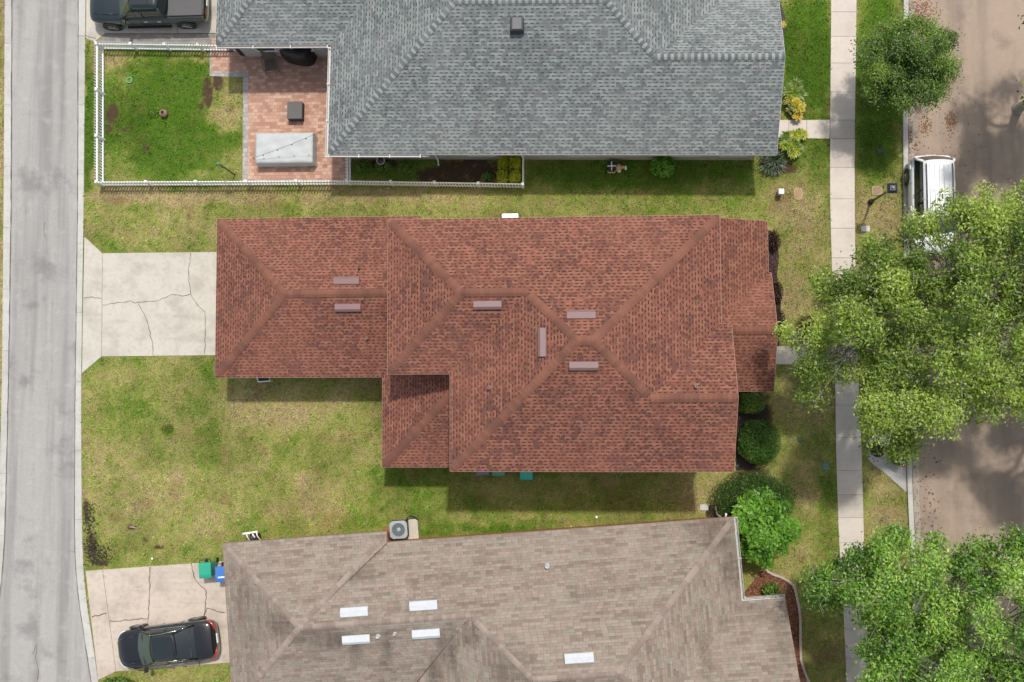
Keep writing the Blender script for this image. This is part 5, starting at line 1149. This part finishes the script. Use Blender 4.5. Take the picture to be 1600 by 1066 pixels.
b = at(1217, 303); rt_ = thing('utility_pedestal', 'white box utility pedestal on the lawn below the croton plants', 'utility box', (b.x, b.y, 0))
MB().box((b.x, b.y, .24), (.22, .22, .5)).build('post', DIRTY, rt_, bevel=.02); mb = MB(); mb.box((b.x, b.y, .52), (.26, .26, .08)); mb.build('lid', TRIMW, rt_, bevel=.03)
b = at(932, 808); one('cleanout_cap', MB().lathe([(.06, -.02), (.06, .07), (.045, .1), (.01, .105)], (b.x, b.y, 0), 12), WHITE, 'small white round cleanout cap in the side lawn', 'pipe cap')
b = at(238, 873); one('stone', MB().lathe([(.05, 0), (.06, .03), (.03, .06)], (b.x, b.y, 0), 8), TRIMW, 'small white stone on the back lawn edge', 'stone')
b = at(203, 126); mb = MB(); P = [(b.x+.13*math.cos(a), b.y+.13*math.sin(a), .06) for a in [2*PI*i/20 for i in range(21)]]; mb.tube(P, .02, 6, False); one('garden_ring', mb, mat('mint_plastic', (.12, .55, .28), .4, .1), 'small mint green ring lying on the lawn', 'ring', smooth=True)
b = at(367, 273); gp_ = thing('garden_pole', 'tall slim dark green pole with a teal cap in the yard corner', 'pole', (b.x, b.y, 0))
MB().tube([(b.x, b.y, -.05), (b.x, b.y, 2.1)], .035, 10).build('shaft', mat('dark_green_paint', (.012, .06, .035), .4, .1), gp_, smooth=True); MB().lathe([(.05, 2.08), (.075, 2.16), (.06, 2.28), (.02, 2.32)], (b.x, b.y, 0), 12).build('cap', mat('teal_paint', (.08, .30, .22), .4, .1), gp_, smooth=True)
b = at(258, 179); pt = thing('clay_pot', 'round pinkish clay pot standing on the lawn', 'pot', (b.x, b.y, 0))
MB().lathe([(.09, 0), (.17, .08), (.19, .2), (.15, .32), (.12, .34), (.12, .37), (.10, .36), (.10, .3)], (b.x, b.y, 0), 18).build('pot', mat('clay', (.34, .20, .17), .7, .2), pt, smooth=True); MB().lathe([(.10, .30), (.01, .31)], (b.x, b.y, 0), 14).build('soil', mat('pot_soil', (.03, .02, .016), 1, .3), pt)
b = at(597, 254); pt = thing('planter_pot', 'dark pot with a white rim in the planted bed', 'pot', (b.x, b.y, 0))
MB().lathe([(.13, 0), (.16, .1), (.19, .36)], (b.x, b.y, 0), 22).build('pot', mat('dark_pot', (.06, .055, .05), .6, .2), pt, smooth=True); MB().lathe([(.165, .34), (.205, .34), (.205, .39), (.165, .39), (.165, .34)], (b.x, b.y, 0), 22).build('rim', mat('pale_pot_rim', (.55, .52, .47), .6, .1), pt); MB().lathe([(.165, .33), (.01, .34)], (b.x, b.y, 0), 14).build('soil', mat('pot_soil', (.03, .02, .016), 1, .3), pt)
b = at(784, 253); one('bucket', MB().lathe([(.11, 0), (.15, .26), (.16, .28), (.14, .28), (.10, .04)], (b.x, b.y, 0), 16), mat('green_bucket', (.03, .30, .14), .4, .1), 'green bucket against the grey house wall beside the yellow shrub', 'bucket', smooth=False)
# patio
c = at(443.5, 231, .75); cov = MB(); n = 14; vs = []
def cov_pt(u, v_, z): return (c.x+u*1.41, c.y+v_*.75, z)
gridN = 26; cvx = MB(); vs = []
for i in range(gridN+1):
    for j in range(gridN//2+1):
        u, v_ = -1+2*i/gridN, -1+4*j/gridN if False else -1+2*j/(gridN//2)
        e = max(abs(u)**10, abs(v_)**8); wr_ = .02*math.sin(u*9+v_*4)+.015*math.sin(v_*11-u*5)+.025*(1-u*u)*(1-v_*v_)*-1
        vs.append((c.x+u*1.40, c.y+v_*.73, .76+wr_*(1-e)-.05*e))
gj = gridN//2+1; cvx.add(vs, [(i*gj+j, (i+1)*gj+j, (i+1)*gj+j+1, i*gj+j+1) for i in range(gridN) for j in range(gj-1)])
bd = [i*gj for i in range(gridN+1)]+[gridN*gj+j for j in range(1, gj)]+[i*gj+gj-1 for i in range(gridN-1, -1, -1)]+[j for j in range(gj-2, 0, -1)]
m0 = len(cvx.v)
for q, i in enumerate(bd):
    x, y, z = cvx.v[i]; s_ = 1.025+.008*math.sin(q*1.7); cvx.v.append((c.x+(x-c.x)*s_, c.y+(y-c.y)*s_, .05))
cvx.f += [(bd[q], m0+q, m0+(q+1) % len(bd), bd[(q+1) % len(bd)]) for q in range(len(bd))]
cvo = one('covered_table', cvx, mat('pale_grey_cover', (.43, .45, .445), .7, .07, 2), 'large patio table under a pale grey cover on the brick patio', 'covered table', smooth=True)
cvo.data.polygons.foreach_set('use_smooth', [i < gridN*(gj-1) for i in range(len(cvo.data.polygons))])
sl_ = thing('string_lights', 'thin string of garden bulbs crossing above the covered table', 'string lights', (c.x, c.y, 0))
A, B_ = at(395, 247, .95), at(514, 199.5, 2.7); P = [A.lerp(B_, i/16)-Vector((0, 0, .55*4*(i/16)*(1-i/16)*.35)) for i in range(17)]
MB().tube(P, .008, 4).build('cable', BLACKM, sl_)
MB().tube([(A.x, A.y, 0.02), (A.x, A.y, .97)], .012, 5).build('support_rod', BLACKM, sl_)
for i in (2, 5, 8, 11, 14): q = P[i]; MB().lathe([(.014, 0), (.02, -.03), (.035, -.08), (.03, -.12), (.01, -.14)], q, 8).build('bulb', mat('clear_bulb', (.22, .21, .19), .15, .1), sl_, smooth=True)
c = at(460.5, 172.5, .45); ot = thing('ottoman', 'dark grey square ottoman on the brick patio', 'ottoman', (c.x, c.y, 0))
MB().box((c.x, c.y, .22), (.72, .84, .38)).build('base', mat('dark_wicker', (.035, .03, .028), .8, .3, 40), ot, bevel=.02); mb = MB(); mb.box((c.x, c.y, .44), (.74, .86, .1)); mb.build('cushion', mat('charcoal_fabric', (.115, .11, .108), .9, .12, 20), ot, bevel=.035)
c = at(422, 97, .4); lc = thing('patio_chair', 'brown sling patio chair on the bricks near the house wall', 'chair', (c.x, c.y, 0), math.radians(8)); bm_ = mat('brown_sling', (.115, .095, .07), .8, .15, 20); fm_ = mat('bronze_frame', (.16, .13, .10), .4, .1)
MB().add([(-.29, -.42, .43), (.29, -.42, .43), (.29, .14, .36), (-.29, .14, .36), (-.29, -.42, .40), (.29, -.42, .40), (.29, .14, .33), (-.29, .14, .33)], [(0, 1, 2, 3), (7, 6, 5, 4), (0, 4, 5, 1), (1, 5, 6, 2), (2, 6, 7, 3), (3, 7, 4, 0)]).build('seat', bm_, lc, local=True)
MB().add([(-.29, .14, .37), (.29, .14, .37), (.29, .42, 1.0), (-.29, .42, 1.0), (-.29, .17, .36), (.29, .17, .36), (.29, .45, .99), (-.29, .45, .99)], [(0, 1, 2, 3), (7, 6, 5, 4), (0, 4, 5, 1), (1, 5, 6, 2), (2, 6, 7, 3), (3, 7, 4, 0)]).build('backrest', bm_, lc, local=True)
for s in (-1, 1):
    MB().tube([(s*.33, -.42, 0), (s*.33, -.40, .6)], .018, 6).build('leg', fm_, lc, local=True); MB().tube([(s*.33, .34, 0), (s*.33, .2, .6)], .018, 6).build('leg', fm_, lc, local=True); MB().tube([(s*.33, -.44, .61), (s*.33, 0, .63), (s*.32, .26, .62)], .024, 6).build('armrest', fm_, lc, local=True)
MB().tube([(-.31, -.43, .43), (.31, -.43, .43)], .02, 6).build('front_bar', fm_, lc, local=True)
# covered grill
base = [(440, 70), (498, 68), (497, 96), (487, 107), (462, 102), (441, 97)]
P0 = gp(base, 0); cx = sum(p[0] for p in P0)/6; cy = sum(p[1] for p in P0)/6; mb = MB(); vs = []
for z, s_ in ((.02, .98), (.5, 1.0), (.92, .93), (1.1, .7), (1.16, .35)): vs += [(cx+(x-cx)*s_, cy+(y-cy)*s_, z) for x, y in P0]
mb.add(vs, [(r*6+i, r*6+(i+1) % 6, r*6+6+(i+1) % 6, r*6+6+i) for r in range(4) for i in range(6)]+[tuple(24+i for i in range(6))])
flipfix(one('covered_grill', mb, mat('black_grill_cover', (.010, .010, .012), .45, .3, 4), 'barbecue grill under a black cover against the grey house wall', 'grill', smooth=True, sub=2))
b = at(377, 84); hr = thing('hose_reel', 'black hose reel hanging by the end of the fence under the grey eave', 'hose reel', (b.x, b.y, 0))
MB().box((b.x+.12, b.y, .6), (.2, .3, 1.0)).build('bracket', BLACKM, hr, bevel=.02)
mb = MB()
for k in range(4): mb.tube([(b.x-.14-.07*k+.03*math.sin(a), b.y+.02+.2*math.cos(a), .85+.2*math.sin(a)) for a in [2*PI*i/18 for i in range(19)]], .02, 5, False)
mb.build('hose', DARK, hr, smooth=True)
# bins
def bin_(label, px, py, rz, col, sticker=False, group='wheeled rubbish bins'):
    c = at(px, py, 1.05); m_ = mat('bin_%s' % '_'.join('%d' % (x*99) for x in col), col, .4, .06, 4); r = thing('wheelie_bin', label, 'rubbish bin', (c.x, c.y, 0), rz, group)
    MB().add([(-.24, -.27, .06), (.24, -.27, .06), (.24, .24, .06), (-.24, .24, .06), (-.29, -.36, .98), (.29, -.36, .98), (.29, .33, .98), (-.29, .33, .98)], [(3, 2, 1, 0), (0, 1, 5, 4), (1, 2, 6, 5), (2, 3, 7, 6), (3, 0, 4, 7), (4, 5, 6, 7)]).build('body', m_, r, bevel=.03, local=True)
    mb = MB(); mb.add([(-.31, -.39, .99), (.31, -.39, .99), (.31, .35, 1.0), (-.31, .35, 1.0), (-.29, -.36, 1.04), (.29, -.36, 1.04), (.28, .30, 1.07), (-.28, .30, 1.07), (-.29, -.2, 1.085), (.29, -.2, 1.085)], [(0, 1, 5, 4), (1, 2, 6, 9, 5), (2, 3, 7, 6), (3, 0, 4, 8, 7), (4, 5, 9, 8), (8, 9, 6, 7), (3, 2, 1, 0)]); l_ = mb.build('lid', m_, r, bevel=.02, local=True)
    if sticker: MB().add([(-.16, -.18, 1.092), (.18, -.18, 1.092), (.18, -.11, 1.092), (-.16, -.11, 1.092)], [(0, 1, 2, 3)]).build('label_strip', TRIMW, l_, local=True)
    MB().tube([(-.26, .33, .95), (-.26, .46, .97), (.26, .46, .97), (.26, .33, .95)], .02, 6).build('handle', DARK, r, smooth=True, local=True)
    for s in (-1, 1): MB().lathe([(.11, -.03), (.12, 0), (.11, .03)], (s*.27, .30, .12), 16, 'x').build('wheel', RUBBER, r, local=True)
bin_('green wheeled bin standing on the tan driveway', 320, 891, math.radians(4.7), (.02, .32, .20))
bin_('blue wheeled bin with a white strip on its lid, half under the brown roof', 346, 897, math.radians(4.7), (.05, .16, .46), True)
bin_('teal wheeled bin showing most of its lid south of the red roof', 822.5, 737, 0, (.03, .42, .33))
bin_('green wheeled bin with a sliver of lid showing under the red roof', 779, 731, 0, (.09, .30, .17))
bin_('grey blue wheeled bin nearly hidden under the red roof', 754, 730, 0, (.17, .17, .25))
# condenser beside the brown house
b = at(641, 828); th_ = math.radians(4.7); u0 = Vector((math.cos(th_), math.sin(th_), 0)); v0 = Vector((-math.sin(th_), math.cos(th_), 0))
bb = at(633.5, 829); MB_ = MB().box((bb.x+.12, bb.y+.05, .03), (1.0, .95, .12), th_); struct('concrete_pad', MB_, CDRIVE, 'square concrete pad under the air conditioner', bevel=.01)
c = at(622.5, 828, .78); ac = thing('air_conditioner', 'grey air conditioner with a round fan grille beside the brown roof', 'air conditioner', (c.x, c.y, 0), th_); acm = mat('condenser_grey', (.085, .10, .11), .5, .1, 20); act = mat('condenser_top', (.30, .35, .36), .4, .06)
MB().box((0, 0, .41), (.74, .74, .62)).build('casing', acm, ac, bevel=.05, local=True)
mb = MB()
for k in range(10): mb.box((0, 0, .14+.058*k), (.755, .755, .014))
mb.build('louvres', DARK, ac, local=True, kind='stuff')
mb = MB(); n = 32; vs = []
for i in range(n):
    a = 2*PI*i/n; s_ = .41/max(abs(math.cos(a)), abs(math.sin(a))); s_ = min(s_, .50); vs += [(s_*math.cos(a), s_*math.sin(a), .72), (s_*math.cos(a), s_*math.sin(a), .78), (.31*math.cos(a), .31*math.sin(a), .79), (.30*math.cos(a), .30*math.sin(a), .70)]
mb.add(vs, [(4*i+j, 4*((i+1) % n)+j, 4*((i+1) % n)+j+1, 4*i+j+1) for i in range(n) for j in range(3)]); flipfix(mb.build('top_panel', act, ac, local=True))
mb = MB(); mb.lathe([(.31, .60), (.01, .60)], (0, 0, 0), 24); mb.build('fan_well', DARK, ac, local=True)
fan = MB().lathe([(.10, .62), (.11, .70), (.08, .735), (.01, .74)], (0, 0, 0), 18).build('fan_hub', mat('fan_grey', (.38, .42, .47), .35, .05), ac, smooth=True, local=True)
for k in range(3):
    a = 2*PI*k/3+.9; q = []
    for rr, w_, zz in ((.09, .4, .67), (.19, .62, .665), (.29, .55, .66)): q += [(rr*math.cos(a-w_), rr*math.sin(a-w_), zz+.03), (rr*math.cos(a+w_), rr*math.sin(a+w_), zz-.03)]
    bl = flipfix(MB().add(q, [(0, 1, 3, 2), (2, 3, 5, 4)]).build('fan_blade', mat('fan_grey', (.38, .42, .47), .35, .05), fan, smooth=True, local=True))
mb = MB()
for k in range(5):
    r_ = .06+.055*k; mb.tube([(r_*math.cos(a), r_*math.sin(a), .79) for a in [2*PI*i/24 for i in range(25)]], .004, 4, False)
mb.build('wire_guard', act, ac, local=True)
MB().tube([(.34, .36, .45), (.42, .5, .5), (.55, .56, .4), (.7, .46, .2), (.82, .28, .03)], .03, 8).build('refrigerant_pipe', DARK, ac, smooth=True, local=True)
b = at(607, 836); one('gravel_patch', MB().prism(gp([(596, 827), (612, 818), (640, 843), (602, 850)]), -.02, .02), soilmat('rust_soil', [(.16, .07, .02), (.26, .12, .04), (.36, .2, .09)]), 'rust stained strip of earth beside the air conditioner', 'ground'); bpy.data.objects['gravel_patch']['kind'] = 'structure'; del bpy.data.objects['gravel_patch']['category']
# white frame chair under the red garage eave, reel by the brown house, unit north of the red house
def reel(label, px, py, rz):
    b = at(px, py); r = thing('hose_cart', label, 'hose cart', (b.x, b.y, 0), rz)
    for s in (-1, 1):
        MB().tube([(s*.24, -.22, .02), (s*.24, -.1, .5), (s*.24, .12, .78), (s*.24, .3, .82)], .03, 7).build('side_frame', WHITE, r, smooth=True, local=True)
    MB().tube([(-.42, .28, .82), (.30, .3, .83)], [.06, .04], 7).build('handle', WHITE, r, smooth=True, local=True); MB().tube([(0.03, -.2, .1), (.03, 0, .5), (.03, .2, .78)], .035, 7).build('strut', WHITE, r, smooth=True, local=True)
    MB().lathe([(.2, -.2), (.17, -.15), (.19, 0), (.17, .15), (.2, .2)], (0, 0, .38), 18, 'x').build('hose_coil', DARK, r, smooth=True, local=True)
reel('white hose cart with a dark coil beside the brown roof edge', 403, 838, math.radians(8))
b = at(416, 590.0); fc = thing('lawn_chair', 'white framed lawn chair with a dark seat under the red garage eave', 'chair', (b.x, b.y, 0), math.radians(4))
MB().box((0, .1, .42), (.5, .55, .03)).build('seat', DARK, fc, local=True)
MB().tube([(-.33, .5, .58), (-.27, -.02, .56), (-.2, -.2, .55), (.36, -.2, .55), (.3, 0, .56), (.2, .5, .58)], .03, 7).build('arm_frame', WHITE, fc, smooth=True, local=True)
MB().tube([(.12, .4, .5), (.2, .0, .47)], .025, 6).build('crossbar', WHITE, fc, smooth=True, local=True)
for sx, sy in ((-.25, -.18), (.3, -.18), (-.28, .42), (.22, .42)): MB().tube([(sx, sy, 0), (sx, sy, .55)], .022, 6).build('leg', WHITE, fc, local=True)
MB().add([(-.26, .45, .45), (.2, .45, .45), (.2, .6, .95), (-.26, .6, .95)], [(0, 1, 2, 3)]).build('backrest', DARK, fc, local=True)
c = at(797, 345.6, .8); un = thing('condenser_unit', 'white topped unit peeping out beyond the north eave of the red roof', 'air conditioner', (c.x, c.y, 0))
MB().box((0, 0, .36), (.8, .7, .72)).build('casing', mat('pale_casing', (.5, .5, .48), .5, .05), un, bevel=.06, local=True); MB().box((0, 0, .76), (.78, .74, .09)).build('top_panel', WHITE, un, bevel=.06, local=True)
MB().tube([(-.45, .1, .5), (-.52, .4, .3), (-.3, .52, .05), (.3, .5, .04), (.5, .3, .2), (.46, 0, .5)], .018, 6).build('pipe', DARK, un, smooth=True, local=True)
# things by the grey house wall
c = at(955.5, 262, .3); cr = thing('garden_crate', 'dark crate with a white cross brace by the grey wall', 'crate', (c.x, c.y, 0)); mb = MB()
MB().box((0, .05, .2), (.40, .44, .4)).build('box', DARK, cr, bevel=.01, local=True); mb.box((0, .05, .41), (.40, .05, .025)); mb.box((0, .17, .412), (.05, .19, .024)); mb.box((0, -.07, .412), (.05, .19, .024)); mb.build('cross_brace', WHITE, cr, local=True)
MB().tube([(-.18, -.16, .36), (-.16, -.25, .36), (.14, -.25, .36), (.18, -.16, .36)], .035, 7).build('handle', mat('tan_wood', (.50, .38, .24), .6, .1), cr, smooth=True, local=True)
c = at(967, 261, .4); jg = thing('garden_ornament', 'tan garden ornament with white feet next to the dark crate', 'ornament', (c.x, c.y, 0)); tn_ = mat('tan_ceramic', (.58, .38, .22), .5, .1)
MB().lathe([(.10, 0), (.17, .12), (.18, .28), (.13, .4), (.05, .43)], (0, 0, 0), 8).build('body', tn_, jg, local=True); MB().box((.2, 0, .3), (.16, .12, .16)).build('head', tn_, jg, bevel=.03, local=True); MB().box((.33, -.02, .28), (.10, .20, .12)).build('snout', WHITE, jg, bevel=.03, local=True); MB().box((.02, -.17, .25), (.16, .12, .12)).build('paw', TRIMW, jg, bevel=.03, local=True)
# navy box on the kerbside pad
c = at(1405, 718, .5); nb = thing('kerbside_box', 'dark navy box with a red band on the concrete pad under the oak', 'box', (c.x, c.y, 0), math.radians(-30))
MB().box((0, 0, .42), (.62, .5, .84), 0, .92).build('body', mat('navy_metal', (.012, .018, .035), .35, .1), nb, bevel=.04, local=True); MB().box((.1, -.12, .85), (.34, .1, .03)).build('band', mat('red_band', (.32, .02, .03), .4, .1), nb, bevel=.01, local=True); MB().box((0, .06, .855), (.5, .22, .025)).build('lid', mat('navy_lid', (.03, .045, .07), .35, .1), nb, bevel=.01, local=True)
for s in (-1, 1): MB().box((s*.22, 0, .02), (.08, .4, .08)).build('foot', DARK, nb, local=True)
b1, b2 = at(203, 823), at(217, 826); one('fallen_branch', MB().tube([(b1.x, b1.y, .03), ((b1.x+b2.x)/2, b1.y-.03, .06), (b2.x, b2.y, .03)], [.05, .04, .02], 7), mat('grey_wood', (.28, .22, .19), .9, .2), 'short grey piece of branch on the back lawn', 'branch', smooth=True)
